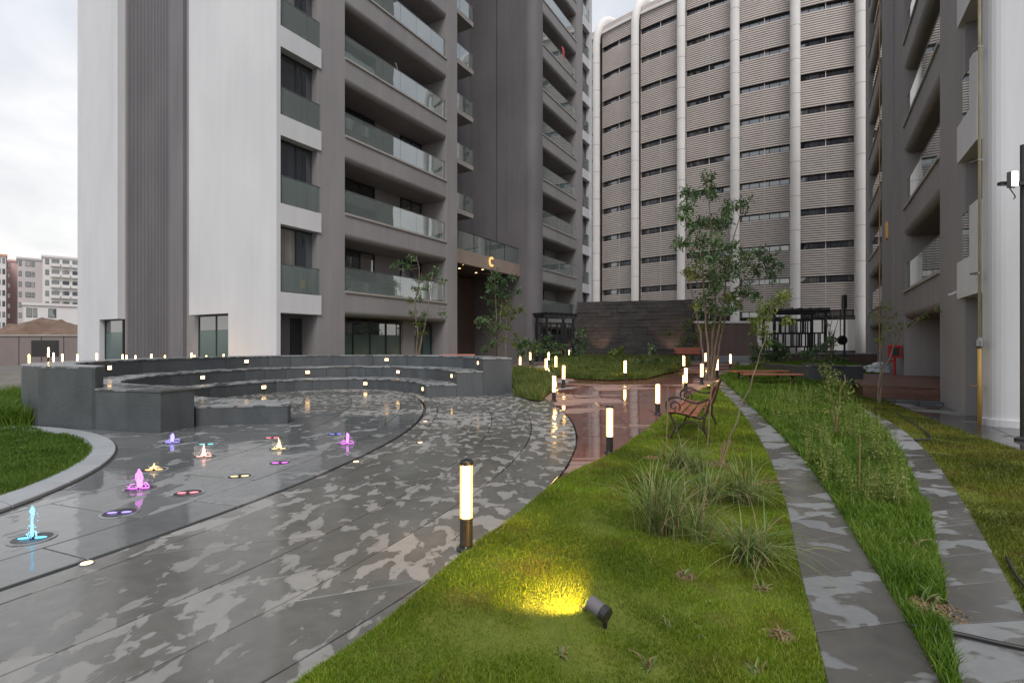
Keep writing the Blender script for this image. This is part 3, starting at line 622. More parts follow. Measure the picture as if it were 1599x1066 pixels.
def nozzle(px, py, colr, jet, label, rot=0.0, s=1.0):
    p = pw(px, py); t = thing('fountain_nozzle', label, 'fountain', (p.x, p.y, .002), rot, 'fountain nozzles set in the wet paving')
    mb = MB()
    for k in range(24):
        a0, a1 = 2*PI*k/24, 2*PI*(k+1)/24
        mb.prism([(r*math.cos(a), r*math.sin(a)) for r, a in ((.125*s, a0), (.15*s, a0), (.15*s, a1), (.125*s, a1))], -.01, .004)
    mb.build('rim', 'coping', t)
    mb = MB(); mb.lathe([(.124*s, -.01), (.124*s, .001)], 24)
    for k in range(36):
        a = 2*PI*k/36; ca, sa = math.cos(a), math.sin(a); w = .0035
        mb.add([(ca*.078*s-sa*w, sa*.078*s+ca*w, .0045), (ca*.078*s+sa*w, sa*.078*s-ca*w, .0045), (ca*.12*s+sa*w, sa*.12*s-ca*w, .0045), (ca*.12*s-sa*w, sa*.12*s+ca*w, .0045)], [(0, 1, 2, 3)])
    mb.build('grate', 'grate', t)
    for sg in (-1, 1):
        mb = MB(); mb.lathe([(.001, .006), (.028*s, .006), (.025*s, .009), (.001, .010)], 14)
        mb.v = [(x*1.5+sg*.056*s, y*.75, z) for x, y, z in mb.v]; mb.build('lamp', 'led_'+colr, t)
    MB().lathe([(.016, 0), (.016, .014), (.008, .016)], 10).build('spout', 'grate', t)
    if jet:
        H, Rb, kind = jet; mb = MB(); prof = []
        for i in range(15):
            u = i/14
            if kind == 'column': r = Rb*(1.25-.55*u) if u < .72 else Rb*(.85+1.5*math.sin((u-.72)/.28*PI)**.8*(1-.35*u))
            elif kind == 'dome': r = Rb*(1.0-.12*u)*math.sqrt(max(.0, 1-max(0, (u-.6)/.4)**2))
            else: r = Rb*(1.05-u)**.8
            prof.append((max(.002, r), .012+u*H))
        for s_i in range({'column': 4, 'dome': 9, 'cone': 7}[kind]):
            th_, fr = random.uniform(0, 2*PI), random.uniform(.15, 1.0); hh_ = H*(1.05-(.25 if kind == 'dome' else .55 if kind == 'cone' else .1)*fr*random.uniform(.4, 1)); pts_ = []
            for i in range(9):
                u = i/8; k_ = int(min(14, u*14)); rr_ = prof[k_][0]*fr*(.35+.65*u if kind == 'dome' else 1) if kind != 'column' else Rb*fr*.8
                pts_.append((rr_*math.cos(th_+u*1.1)+random.gauss(0, .0022), rr_*math.sin(th_+u*1.1)+random.gauss(0, .0022), .012+u*hh_))
            rad = max(.0035, Rb*.17); mb.tube(pts_, [rad*(1.25-.55*i/8)*random.uniform(.8, 1.25) for i in range(9)], 7)
        for s_i in range(10):
            th_ = random.uniform(0, 2*PI); r_e = Rb*random.uniform(1.2, 2.4); mb.tube([(Rb*.8*math.cos(th_), Rb*.8*math.sin(th_), .03+H*.12), (r_e*.75*math.cos(th_), r_e*.75*math.sin(th_), .03+H*.09), (r_e*math.cos(th_), r_e*math.sin(th_), .008)], [.002, .0025, .0015], 5)
        if kind == 'column': mb.lathe([(.002, H*.82), (Rb*1.1, H*.88), (Rb*1.3, H*.94), (Rb*.7, H*1.02), (.002, H*1.1)], 10)
        if 0: mb.v = [(x*(1+.45*mnoise.noise((x*60, y*60, z*45+px))), y*(1+.45*mnoise.noise((x*50+9, y*50, z*45))), z) for x, y, z in mb.v]
        mb.build('water_jet', 'jet_'+colr, t, smooth=True)
        mb = MB()
        for k in range(40):
            a, rr, zz = random.uniform(0, 2*PI), random.uniform(.6, 2.8)*Rb, random.uniform(.03, 1.02)*H*random.uniform(.3, 1)
            mb.lathe([(.0005, -.004), (.0035, 0), (.0005, .004)], 5, (rr*math.cos(a), rr*math.sin(a), zz+.012))
        mb.build('splash', 'jet_'+colr, t, kind='stuff')
    return t
nozzle(50, 841, 'blue', (.23, .014, 'column'), 'fountain nozzle lit bright blue with a tall thin jet', .2)
nozzle(186, 801, 'violet', None, 'idle nozzle with two violet lamps behind the blue jet', .2)
nozzle(217, 763, 'magenta', (.19, .048, 'dome'), 'magenta lit nozzle with a thick tall water column', .2)
nozzle(293, 770, 'red', None, 'idle nozzle with two pinkish red lamps near the dark drain line', .2)
nozzle(374, 744, 'yellow', None, 'idle nozzle with two pale yellow lamps amid the dark paving', .2)
nozzle(240, 734, 'amber', (.075, .026, 'cone'), 'small low amber jet beyond the magenta column', .2)
nozzle(269, 691, 'violet', (.13, .042, 'dome'), 'short violet blue jet closest to the slate seating blocks', .2)
nozzle(318, 713, 'pink', (.15, .045, 'cone'), 'salmon pink cone shaped water jet', .2)
nozzle(322, 694, 'teal', None, 'idle nozzle with two teal lamps behind the salmon jet', .2)
nozzle(435, 701, 'yellow', (.155, .034, 'cone'), 'pale yellow cone shaped water jet', .2)
nozzle(425, 684, 'red', None, 'idle nozzle with faint red lamps behind the yellow jet', .2)
nozzle(437, 723, 'magenta', None, 'idle nozzle with two magenta lamps before the yellow jet', .2)
nozzle(542, 693, 'magenta', (.15, .05, 'dome'), 'rightmost magenta jet, round topped, beside the drain line', .2)
nozzle(524, 678, 'indigo', None, 'idle nozzle with deep blue lamps behind the rightmost jet', .2)
for px, py, lb in ((135, 880, 'small round ground light in the paving nearest the camera at left'), (556, 721, 'small round ground light right of the drain line below the rightmost jet'),
                   (656, 691, 'small round ground light in the middle of the plaza'), (664, 658, 'small round ground light at the far end of the drain line')):
    p = pw(px, py); t = thing('ground_light', lb, 'light', (p.x, p.y, .001), 0, 'round lights set flush in the plaza')
    MB().lathe([(.045, -.01), (.045, .003), (.036, .005)], 18).build('rim', 'metal', t)
    MB().lathe([(.034, 0), (.034, .0065), (.02, .008)], 16).build('lens', 'warmled', t)

# ------------------------------------------------------------------ apartment towers
def balcony_proto(T, sx, q0, q1, bh, rail_h, npan, doors, wall='taupe', depth=1.7, H=3.19):
    """one storey of a balcony bay: a parapet band with a rounded lower edge, ledge, glass rail, doors; z = 0 is the band's top"""
    r = .22; prof = [(.0, -.02), (.0, -bh+r)]
    for k in range(1, 7):
        a = PI/2*k/6; prof.append((r-r*math.cos(a), -bh+r-r*math.sin(a)))
    prof += [(depth, -bh), (depth, -.02)]
    b = MB().profx(prof, sx*q0, sx*q1).build('balcony', wall, T)
    MB().box(sx*(q0+.01), sx*(q1-.01), -.05, .22, -.085, .0).build('ledge', 'ledge', b)
    MB().box(sx*(q0+.01), sx*(q1-.01), .22, depth, -.02, -.004).build('floor', 'ledge', b)
    w = (q1-q0-.06)/npan
    for k in range(npan):
        a = q0+.03+k*w
        MB().box(sx*(a+.008), sx*(a+w-.008), .085, .097, .03, rail_h).build('glass_panel', 'rail', b)
        MB().box(sx*(a+w*.5-.03), sx*(a+w*.5+.03), .075, .107, .0, .05).build('clamp', 'metal', b)
    MB().box(sx*(q0+.02), sx*(q1-.02), .075, .107, rail_h, rail_h+.028).build('handrail', 'metal', b)
    for (a, c, n, top) in doors:
        fr = MB(); fr.box(sx*(a-.06), sx*a, depth-.08, depth-.005, 0, top+.06).box(sx*c, sx*(c+.06), depth-.08, depth-.005, 0, top+.06).box(sx*a, sx*c, depth-.08, depth-.005, top, top+.06)
        for k in range(1, n): x = a+(c-a)*k/n; fr.box(sx*(x-.03), sx*(x+.03), depth-.075, depth-.005, 0, top)
        fr.build('door_frame', 'frame', b)
        for k in range(n):
            x0, x1 = a+(c-a)*k/n+.03, a+(c-a)*(k+1)/n-.03
            MB().box(sx*x0, sx*x1, depth-.045, depth-.03, .02, top).build('door_pane', 'coated' if a > 8 and a < 9 else 'pane', b)
    return b
def floors(proto, z0, H, n, T, swap=None):
    for k in range(n):
        o = proto if k == 0 else copy_tree(proto, T); o.location.z = z0+H*k
def white_bay_proto(T, sx, q0, q1, bh=.75, H=3.19, proud=.06, corner=None):
    b = MB().box(sx*q0, sx*q1, -proud, .55, -bh, 0).build('white_band', 'white', T)
    fr = MB()
    for x in (q0+.14, (q0+q1)/2, q1-.06): fr.box(sx*(x-.03), sx*(x+.03), .30, .38, 0, H-bh)
    fr.box(sx*(q0+.17), sx*(q1-.09), .30, .38, 0, .05).box(sx*(q0+.17), sx*(q1-.09), .30, .38, H-bh-.06, H-bh)
    fr.build('window_frame', 'frame', b)
    for a, c in ((q0+.17, (q0+q1)/2-.03), ((q0+q1)/2+.03, q1-.09)):
        MB().box(sx*a, sx*c, .33, .35, .05, H-bh-.06).build('window_pane', 'pane', b)
    if corner: MB().box(sx*q0, sx*(q0+corner), -proud+.004, .2, 0, 1.0).build('white_parapet', 'white', b)
    a0 = q0+(corner or .06); w = (q1-.05-a0)/2
    for k in range(2): MB().box(sx*(a0+w*k+.006), sx*(a0+w*(k+1)-.006), -.02, -.008, .03, 1.0).build('glass_panel', 'rail', b)
    MB().box(sx*a0, sx*(q1-.05), -.03, .002, 1.0, 1.026).build('handrail', 'metal', b)
    return b
def arc(cx, cy, r, a0, a1, n=7): return [(cx+r*math.cos(math.radians(a0+(a1-a0)*i/n)), cy+r*math.sin(math.radians(a0+(a1-a0)*i/n))) for i in range(n+1)]

ROT = PI/2 - A
# ---- left tower: local x runs along the facade away from the camera, y runs into the building
LT = thing('apartment_tower', 'white and taupe apartment tower on the left with a brass C over its entrance', 'building', (-8.45, 18.29, 0), ROT)
TOP = 44.0; H1, Z1, NF = 3.19, 3.69, 12
def LB(name, mat, x0, x1, y0, y1, z0, z1, **k): return MB().box(x0, x1, y0, y1, z0, z1).build(name, mat, LT, **k)
# end wall facing the camera: white slabs, ribbed dark strip
GW = (2.9, 5.92, 2.69)     # ground window in the near white slab
LB('end_wall', 'white', 0, .16, -.06, 2.9, -.3, TOP); LB('end_wall', 'white', 0, .16, 2.9, 5.5, 2.69, TOP)
pl = [(0, 5.5)]+[(x, y) for x, y in arc(.62, 5.55, .62, 180, 90)]+[(1.4, 6.17), (1.4, 5.5)]
MB().prism(pl, 2.69, TOP).build('end_wall_corner', 'white', LT)
MB().prism(pl, -.3, .1).build('end_wall_corner', 'white', LT)
LB('end_wall', 'taupe_d', .9, 1.2, 5.9, 8.1, -.3, TOP)
LB('pier', 'taupe_d', .35, .9, 6.85, 7.98, -.3, TOP)
LB('pier', 'taupe_d', .55, .9, 6.18, 6.85, -.3, TOP)
LB('rib_backing', 'taupe_d', .45, .8, 7.985, 11.94, -.3, TOP)
mb = MB()
for k in range(30):
    y = 8.03+k*.13; mb.box(.36, .45, y, y+.065, -.3, TOP)
mb.build('ribbed_cladding', 'taupe_d', LT, kind='stuff')
LB('pier', 'taupe', .30, .8, 11.80, 11.94, -.3, TOP)
LB('end_wall', 'white', 0, .6, 13.85, 16.35, -.3, TOP); LB('end_wall', 'white', 0, .6, 11.945, 13.85, 2.7, TOP)
LB('side_wall', 'white', .6, 30, 16.0, 16.345, -.3, TOP)
def big_window(T, y0, y1, x, z0, z1, n, names=('window_frame', 'window_pane')):
    fr = MB(); fr.box(x-.04, x+.03, y0, y0+.06, z0, z1).box(x-.04, x+.03, y1-.06, y1, z0, z1).box(x-.04, x+.03, y0+.06, y1-.06, z1-.06, z1)
    for k in range(1, n): y = y0+(y1-y0)*k/n; fr.box(x-.035, x+.03, y-.03, y+.03, z0, z1-.06)
    f = fr.build('shop_window', 'frame', T)
    for k in range(n):
        a, b = y0+(y1-y0)*k/n+.03, y0+(y1-y0)*(k+1)/n-.03
        MB().box(x-.01, x+.004, a, b, z0, z0+1.75).build('frosted_pane', 'frost', f)
        MB().box(x-.01, x+.004, a, b, z0+1.76, z1-.06).build('window_pane', 'pane', f)
big_window(LT, 2.92, 5.5, .30, .3, 2.68, 2); big_window(LT, 11.95, 13.84, .25, .3, 2.69, 1)
LB('core_wall', 'taupe', .5, 10.75, 1.70, 15.9, -.3, TOP-.2)
LB('core_wall', 'taupe', 20.9, 29.5, 1.70, 15.9, -.3, TOP-.3)
LB('core_wall', 'taupe_d', 10.75, 20.9, 5.6, 15.9, -.3, TOP-.4)
LB('roof_slab', 'taupe', -.05, 30.05, -.2, 16.4, TOP, TOP+.5)
# facade piers
LB('pier', 'taupe', 1.80, 3.14, 0, 1.7, -.3, TOP); LB('pier', 'taupe', 9.9, 10.8, -.03, 5.6, -.3, TOP)
LB('pier', 'taupe_d', .16, .45, .55, 1.7, -.3, TOP-.3)
LB('pier', 'taupe', 27.0, 28.3, 0, 1.7, -.3, TOP); LB('white_pier', 'white', 29.75, 30.0, -.16, 16.0, -.3, TOP)
LB('niche_wall', 'taupe_d', .45, 1.8, .9, 1.7, -.3, 2.9); LB('niche_door', 'frame', 1.25, 1.75, .86, .9, .3, 2.5)
pl = [(20.0, 5.6)]+arc(20.8, .8, .8, 180, 270, 9)+[(21.0, 0), (21.0, 5.6)]
MB().prism(pl, -.3, TOP).build('rounded_pier', 'taupe_d', LT)
LB('wall_joint', 'frame', 19.985, 20.0, 3.2, 3.24, -.3, TOP)
pr = white_bay_proto(LT, 1, 0.16, 1.94); floors(pr, 3.38, H1, NF, LT)
pr = white_bay_proto(LT, 1, 28.3, 29.75); floors(pr, 3.38, H1, NF, LT)
pr = balcony_proto(LT, 1, 3.14, 9.9, 1.05, .95, 6, [(3.75, 6.35, 3, 2.05), (8.3, 9.75, 2, 2.05)], H=H1); floors(pr, Z1, H1, NF, LT)
pr = balcony_proto(LT, 1, 21.0, 27.0, 1.05, .95, 5, [(21.3, 22.2, 1, 2.05), (23.2, 24.4, 2, 2.05)], H=H1); floors(pr, Z1, H1, NF, LT)
# balconies in the entrance recess
for k in range(2, NF):
    z = Z1+H1*k+.1
    b = LB('recess_balcony', 'ledge', 10.8, 16.7, 3.0, 5.6, z-.30, z)
    for j in range(4): MB().box(10.9+j*1.45, 10.9+j*1.45+1.42, 3.05, 3.062, z+.04, z+1.0).build('glass_panel', 'rail', b)
    MB().box(10.9, 16.7, 3.04, 3.075, z+1.0, z+1.03).build('handrail', 'metal', b)
    MB().box(11.6, 14.6, 5.53, 5.59, z, z+2.2).build('door_frame', 'frame', b); MB().box(11.7, 14.5, 5.51, 5.53, z+.05, z+2.1).build('door_pane', 'pane', b)
# entrance canopy
cn = LB('canopy', 'beam', 10.8, 20.0, 1.3, 1.55, 6.26, 7.08)
MB().box(10.8, 20.0, 1.55, 5.6, 6.4, 6.95).build('canopy_slab', 'brown', cn)
for j in range(5):
    a = 10.9+j*1.8; MB().box(a, a+1.76, 1.42, 1.435, 7.1, 8.2).build('glass_panel', 'rail', cn)
    MB().box(a-.035, a+.0, 1.40, 1.455, 7.08, 8.2).build('post', 'frame', cn)
MB().box(10.85, 19.95, 1.40, 1.455, 8.2, 8.24).build('handrail', 'frame', cn)
for j, (x, y) in enumerate(((12.6, 2.4), (14.2, 2.0), (15.4, 3.2), (13.4, 3.8), (16.6, 2.2), (17.6, 3.4))):
    MB().lathe([(.07, 0), (.07, -.015), (.05, -.02)], 10, (x, y, 6.40)).build('downlight', 'warmled', cn)
# brass letter C on the canopy
cp = [(16.24+.24*math.cos(math.radians(t)), 1.24, 6.78+.28*math.sin(math.radians(t))) for t in range(48, 313, 12)]
mb = MB()
for a, b in zip(cp, cp[1:]):
    ra, rb2 = [(16.24+(p[0]-16.24)*f, 6.78+(p[2]-6.78)*f) for p in (a, b) for f in (.72, 1.15)][:2], [(16.24+(p[0]-16.24)*f, 6.78+(p[2]-6.78)*f) for p in (a, b) for f in (.72, 1.15)][2:]
    vs = [(x, y, z) for y in (1.22, 1.295) for (x, z) in (ra[0], ra[1], rb2[1], rb2[0])]
    mb.add(vs, [(0, 1, 2, 3), (7, 6, 5, 4), (0, 4, 5, 1), (1, 5, 6, 2), (2, 6, 7, 3), (3, 7, 4, 0)])
mb.build('letter', 'goldlit', cn)
ll = bpy.data.lights.new('downlight_fill', 'SPOT'); ll.energy = 160; ll.color = (1, .74, .5); ll.spot_size = 2.4; ll.spot_blend = .8; ll.shadow_soft_size = .3; lob = bpy.data.objects.new('downlight_fill', ll); link(lob, cn); lob.location = (14.0, 2.6, 6.3)  # extra spot added to carry the downlights' warm light into the lobby
# entrance lobby
LB('lobby_wall', 'brown', 10.8, 20.0, 5.2, 5.59, -.3, 6.3); LB('lobby_mezzanine', 'beam', 10.8, 15.5, 3.9, 5.2, 3.3, 3.75)
for j in range(3): LB('mezzanine_glass', 'rail', 10.9+j*1.5, 12.36+j*1.5, 3.94, 3.955, 3.8, 4.8)
LB('lobby_panel', 'beam', 10.8, 11.9, 4.6, 5.2, -.3, 3.3); LB('lobby_door', 'frame', 12.4, 16.6, 5.12, 5.2, .3, 3.0)
LB('lobby_strip_light', 'warmled', 11.95, 12.0, 5.1, 5.19, .4, 3.2)
# ground floor glazing
def facade_glass(T, sx, x0, x1, n, y, z0, z1):
    fr = MB()
    for k in range(n+1): x = x0+(x1-x0)*k/n; fr.box(sx*(x-.035), sx*(x+.035), y-.05, y+.03, z0, z1)
    fr.box(sx*x0, sx*x1, y-.045, y+.03, z1, z1+.07); f = fr.build('shop_front', 'frame', T)
    for k in range(n):
        a, b = x0+(x1-x0)*k/n+.035, x0+(x1-x0)*(k+1)/n-.035
        MB().box(sx*a, sx*b, y-.01, y+.004, z0, z0+1.62).build('frosted_pane', 'frost', f); MB().box(sx*a, sx*b, y-.01, y+.004, z0+1.63, z1).build('window_pane', 'pane', f)
facade_glass(LT, 1, 3.35, 7.4, 4, .9, .3, 2.45); facade_glass(LT, 1, 8.3, 9.7, 2, .9, .3, 2.45)
LB('ground_wall', 'taupe', 3.14, 3.3, .9, 1.69, -.3, 2.64); LB('ground_pier', 'taupe', 7.45, 8.25, .75, 1.69, -.3, 2.64)
LB('pier_trim', 'beam', 7.38, 7.45, .82, .95, -.3, 2.5)
facade_glass(LT, 1, 22.8, 26.8, 4, 1.2, .3, 2.5); LB('lit_strip', 'warmled', 22.3, 22.36, 1.55, 1.69, .5, 2.45)

# ---- right tower
RT = thing('apartment_tower', 'dark taupe apartment tower on the right with a white corner and yellow pipe', 'building', (8.76, 9.40, 0), ROT+PI)
H2, Z2 = 2.92, 3.38
def RB(name, mat, q0, q1, y0, y1, z0, z1, **k): return MB().box(-q0, -q1, y0, y1, z0, z1).build(name, mat, RT, **k)
pl = [(0, 9)]+[(-x, y) for x, y in arc(.25, .23, .25, 180, 270, 6)]+[(-.35, -.02), (-.35, 9)]
MB().prism(pl, .12, 36.0).build('end_wall', 'white', RT)
# flared white base
mb = MB(); mb.prism([(.05, 9)]+[(-x, y) for x, y in arc(.25, .23, .30, 180, 270, 6)]+[(-.35, -.07), (-.35, 9)], -.2, .12); mb.build('plinth', 'white', RT)
TOP = 36.0; NF = 10
RB('core_wall', 'taupe_d', .4, 26, 1.7, 12, -.3, TOP-.2); RB('roof_slab', 'taupe', -.05, 26.1, -.2, 12.1, TOP, TOP+.5)
RB('pier', 'taupe', 1.7, 4.21, 0, 1.7, -.3, TOP)
RB('pier', 'taupe_d', .35, .5, .55, 1.7, -.3, TOP-.3); RB('niche_wall', 'taupe_d', .5, 1.7, 1.0, 1.69, -.3, 2.7)
pr = white_bay_proto(RT, -1, .35, 1.9, bh=.78, H=H2, proud=.1, corner=.55); floors(pr, 3.25, H2, NF, RT)
pr = balcony_proto(RT, -1, 4.21, 10.13, 1.0, .95, 5, [(4.6, 6.6, 2, 2.0), (7.6, 9.2, 2, 2.0)], H=H2); floors(pr, Z2, H2, NF, RT)
for a, b, y in ((10.13, 11.6, 0.0), (11.6, 11.72, .12), (11.72, 13.0, .04), (13.0, 13.1, .14), (13.1, 15.2, .0), (15.2, 15.32, .12), (15.32, 17.3, .03)):
    RB('pier', 'taupe', a+.002, b-.002, y, 1.7, -.3, TOP)
pr = balcony_proto(RT, -1, 17.3, 23.2, 1.0, .95, 5, [(17.7, 19.7, 2, 2.0), (20.7, 22.3, 2, 2.0)], H=H2); floors(pr, Z2, H2, NF, RT)
RB('pier', 'taupe', 23.2, 25.5, 0, 1.7, -.3, TOP)
RB('ground_wall', 'taupe_d', 4.23, 10.12, 1.25, 1.69, -.3, 2.45); RB('ground_door', 'frame', 4.3, 5.4, 1.15, 1.25, .3, 2.5)
RB('brass_sign', 'gold', 14.6, 15.0, -.07, .0, 6.05, 6.75)
# wooden deck and stone step at the right tower
dk = thing('wooden_deck', 'reddish brown timber deck with a grey stone step at the dark right tower', 'deck', (8.76, 9.40, 0), ROT+PI)
for k in range(20): MB().box(-4.26-k*.33, -4.58-k*.33, -1.66, 1.2, .345, .388).build('deck_board', 'deckwood', dk)
for k in range(2): MB().box(-4.20, -4.25, -1.62, -.01, .03+k*.155, .18+k*.155).build('riser_board', 'deckwood', dk)
MB().box(-4.26, -10.8, -1.62, -1.57, .0, .34).build('side_board', 'deckwood', dk)
for k in range(3): MB().box(-3.72, -4.18, -1.45+k*.48, -.98+k*.48, -.2, .06).build('step_stone', 'slate', dk, bevel=.01)
# things fixed to the right tower
def RW(q, y, z): v = Matrix.Rotation(ROT+PI, 3, 'Z') @ Vector((-q, y, 0)); return (8.76+v.x, 9.40+v.y, z)
gp = thing('gas_pipe', 'yellow and white weathered pipe running up the white corner of the right tower', 'pipe', RW(.06, -.12, 0))
MB().tube([(0, 0, 0), (0, 0, 1.45)], .032, 10).build('lower_pipe', 'pipe_y', gp, smooth=True); MB().tube([(0, 0, 1.6), (0, 0, 30)], .026, 10).build('upper_pipe', 'pipe_w', gp, smooth=True)
MB().lathe([(.035, 1.42), (.06, 1.46), (.06, 1.56), (.03, 1.62)], 10).build('valve', 'metal', gp)
for k in range(14): MB().box(-.045, .045, -.02, .16, .7+k*2.1, .735+k*2.1).build('bracket', 'metal', gp)
gp2 = thing('gas_pipe', 'thin far yellow pipe between the recessed bays of the right tower', 'pipe', RW(17.2, -.06, 0))
MB().tube([(0, 0, 0), (0, 0, 30)], .022, 8).build('upright', 'pipe_y', gp2); MB().box(-.05, .05, -.02, .12, 3.0, 3.05).build('bracket', 'metal', gp2)
cc = thing('security_camera', 'small white security camera under the lowest white band of the right tower', 'camera', RW(1.95, -.12, 2.62), ROT+PI); cc.scale = (.6, .6, .6)
MB().box(-.05, .05, -.02, .05, -.03, .05).build('mount', 'white_p', cc); MB().tube([(0, 0, -.02), (-.2, -.14, -.07)], .042, 10).build('housing', 'white_p', cc); MB().tube([(-.2, -.14, -.07), (-.215, -.15, -.074)], .034, 10).build('lens', 'black', cc)
hy = thing('hose_cabinet', 'red fire hose cabinet on a red post on the wooden deck', 'fire cabinet', RW(10.4, -.25, .38), ROT+PI); hy.scale = (.62, .62, .62)
MB().box(-.3, .3, -.3, .3, 1.0, 1.75).build('cabinet', 'red', hy, bevel=.02); MB().box(.3, .315, -.2, .2, 1.12, 1.62).build('window', 'frame', hy)
MB().tube([(.1, 0, 0), (.1, 0, 1.0)], .06, 10).build('post', 'red', hy); MB().tube([(.1, 0, .82), (.1, -.28, .82), (.1, -.34, .74)], .05, 10).build('valve', 'red', hy); MB().tube([(.1, -.26, .83), (.32, -.32, .83)], .03, 8).build('handle', 'white_p', hy)
bag = MB(); 
for k in range(60): pass
def blob(name, mat, c, r, seed=0, sq=(1, 1, .6), amp=.35, n=3):
    bm = bmesh.new(); bmesh.ops.create_icosphere(bm, subdivisions=n, radius=1)
    for v in bm.verts:
        d = 1+amp*mnoise.noise((v.co.x*1.7+seed, v.co.y*1.7, v.co.z*1.7))+.4*amp*mnoise.noise((v.co.x*4+seed, v.co.y*4, v.co.z*4))
        v.co = Vector((v.co.x*d*r*sq[0], v.co.y*d*r*sq[1], max(-.1*r, v.co.z*d*r*sq[2])))
    me = bpy.data.meshes.new(name); bm.to_mesh(me); bm.free(); me.materials.append(M[mat]); o = bpy.data.objects.new(name, me); o.location = c; link(o); return o
tag(blob('plastic_sheet', 'plastic', RW(12.6, -.55, .43), .42, 3, (1.2, .8, .8)), 'crumpled clear plastic sheet on the wooden deck beside the fire cabinet', 'plastic sheet')
# floodlight on a netted scaffold post at the right edge
fp = thing('scaffold_post', 'tall dark green netted post at the right edge beside the white corner', 'post', (7.97, 7.98, 0))
MB().tube([(0, 0, 0), (0, 0, 4.6)], .04, 10).build('pole', 'black', fp); MB().box(.05, .9, -.02, .02, .2, 4.55).build('net_panel', 'green', fp)
MB().lathe([(.11, 0), (.11, .03), (.05, .06)], 12).build('foot', 'black', fp)
p = (7.97, 7.98, 4.0); fl = thing('floodlight', 'bright white floodlight clamped to the netted post at the right edge', 'lamp', (p[0]-.26, p[1]-.06, 3.98)); fl.scale = (.72, .72, .72)
MB().box(-.24, .33, -.05, .05, -.04, .03).build('bracket', 'black', fl); MB().box(-.14, .02, -.16, -.05, -.12, .22).build('housing', 'greyplastic', fl, bevel=.01); MB().box(-.12, .0, -.17, -.161, -.1, .2).build('lens', 'floodled', fl)
MB().tube(spline([(-.1, -.08, -.12), (0, -.1, -.3), (.05, -.02, -.34)], 5), .01, 6).build('cable', 'hose', fl)

# ------------------------------------------------------------------ the drum-shaped car park
CX, CY, CR = 46.3, 90.2, 49.0
CP = thing('parking_tower', 'large drum shaped parking building with pale louvres and curved white columns', 'building', (CX, CY, 0))
def cpp(th, r, z): return (r*math.sin(th), -r*math.cos(th), z)
TH0, DT = -.8366, .09863; BASE, FH = 3.96, 3.0; ROOF = 36.2
t0, t1 = TH0-4*DT, TH0+7*DT
NB = 48
pl = [cpp(t0+(t1-t0)*i/NB, CR-1.1, 0)[:2] for i in range(NB+1)]+[cpp(t1, CR-20, 0)[:2], cpp(t0, CR-20, 0)[:2]]
MB().prism(pl, .2, ROOF-.3).build('core', 'carpark_in', CP)
pl = [cpp(t0+(t1-t0)*i/NB, CR+.25, 0)[:2] for i in range(NB+1)]+[cpp(t1, CR-1, 0)[:2], cpp(t0, CR-1, 0)[:2]]
MB().prism(pl, .2, 3.6).build('base_wall', 'concrete_w', CP); MB().prism(pl, ROOF-.25, ROOF).build('roof_edge', 'concrete_w', CP)
pl = [cpp(t0+(t1-t0)*i/NB, CR+.4, 0)[:2] for i in range(NB+1)]+[cpp(t1, CR-.9, 0)[:2], cpp(t0, CR-.9, 0)[:2]]
MB().prism(pl, -.1, .95).build('plinth', 'slate', CP)
# one bay of louvres for one storey, shared by every bay and storey
def bay_arc(r0, r1, z0, z1, mb, n=6, m=.005):
    for i in range(n):
        a, b = m+(DT-2*m)*i/n, m+(DT-2*m)*(i+1)/n
        mb.prism([cpp(a, r0, 0)[:2], cpp(b, r0, 0)[:2], cpp(b, r1, 0)[:2], cpp(a, r1, 0)[:2]], z0, z1)
mb = MB(); nl = 12
for k in range(nl): z = .56+k*(2.44/nl); bay_arc(CR-.10, CR+.02, z, z+.12, mb)
for i in (0, 4, 8):
    a = .005+(DT-.010)*i/8; mb.prism([cpp(a-.0006, CR-.14, 0)[:2], cpp(a+.0006, CR-.14, 0)[:2], cpp(a+.0006, CR-.1, 0)[:2], cpp(a-.0006, CR-.1, 0)[:2]], 0, 3.0)
louv = mb.build('louvre_panel', 'louvre', CP, kind='stuff')
MBp = []
def pane(a, b):
    mb = MB(); mb.prism([cpp(a, CR-.35, 0)[:2], cpp(b, CR-.35, 0)[:2], cpp(b, CR-.37, 0)[:2], cpp(a, CR-.37, 0)[:2]], .04, .50); return mb
sill = MB(); bay_arc(CR-.38, CR-.2, -.04, .03, sill)
winf = sill.build('window_strip', 'frame', CP); sill = MB(); bay_arc(CR-.38, CR-.2, .50, .56, sill); sill.build('window_head', 'frame', winf); NPN = 5
for i in range(NPN):
    a = .006+(DT-.012)*i/NPN; b = .006+(DT-.012)*(i+1)/NPN-.0012
    pane(a, b).build('window_pane', 'stripglass', winf)
first = True
for kb in range(-4, 9):
    th = TH0+kb*DT
    if kb > 6: break
    for kf in range(11):
        z = BASE+kf*FH
        if z+3 > ROOF+.9: break
        if first: o, w = louv, winf
        else: o, w = copy_tree(louv, CP), copy_tree(winf, CP)
        first = False
        for q in (o, w): q.rotation_euler = (0, 0, th); q.location = (0, 0, z)
# columns that bend inwards over the roof
def column():
    pts = [(CR+.75, .3)]+[(CR+.75, z) for z in (3.6, 12, 20, 28, ROOF-1.6)]+[(CR-2.4+3.15*math.cos(math.radians(a)), ROOF-1.6+3.9*math.sin(math.radians(a))) for a in range(12, 160, 12)]
    mb = MB(); mb.tube([(0, -r, z) for r, z in pts], .41, 12); return mb
col0 = column().build('column', 'concrete_w', CP, smooth=True)
for z in np.arange(5.5, ROOF-1.6, 3.0): MB().lathe([(.416, -.02), (.42, 0), (.416, .02)], 14, (0, -CR-.75, z)).build('joint_ring', 'ledge', col0)
for k in range(-3, 8):
    o = col0 if k == -3 else copy_tree(col0, CP); o.rotation_euler = (0, 0, TH0+k*DT)

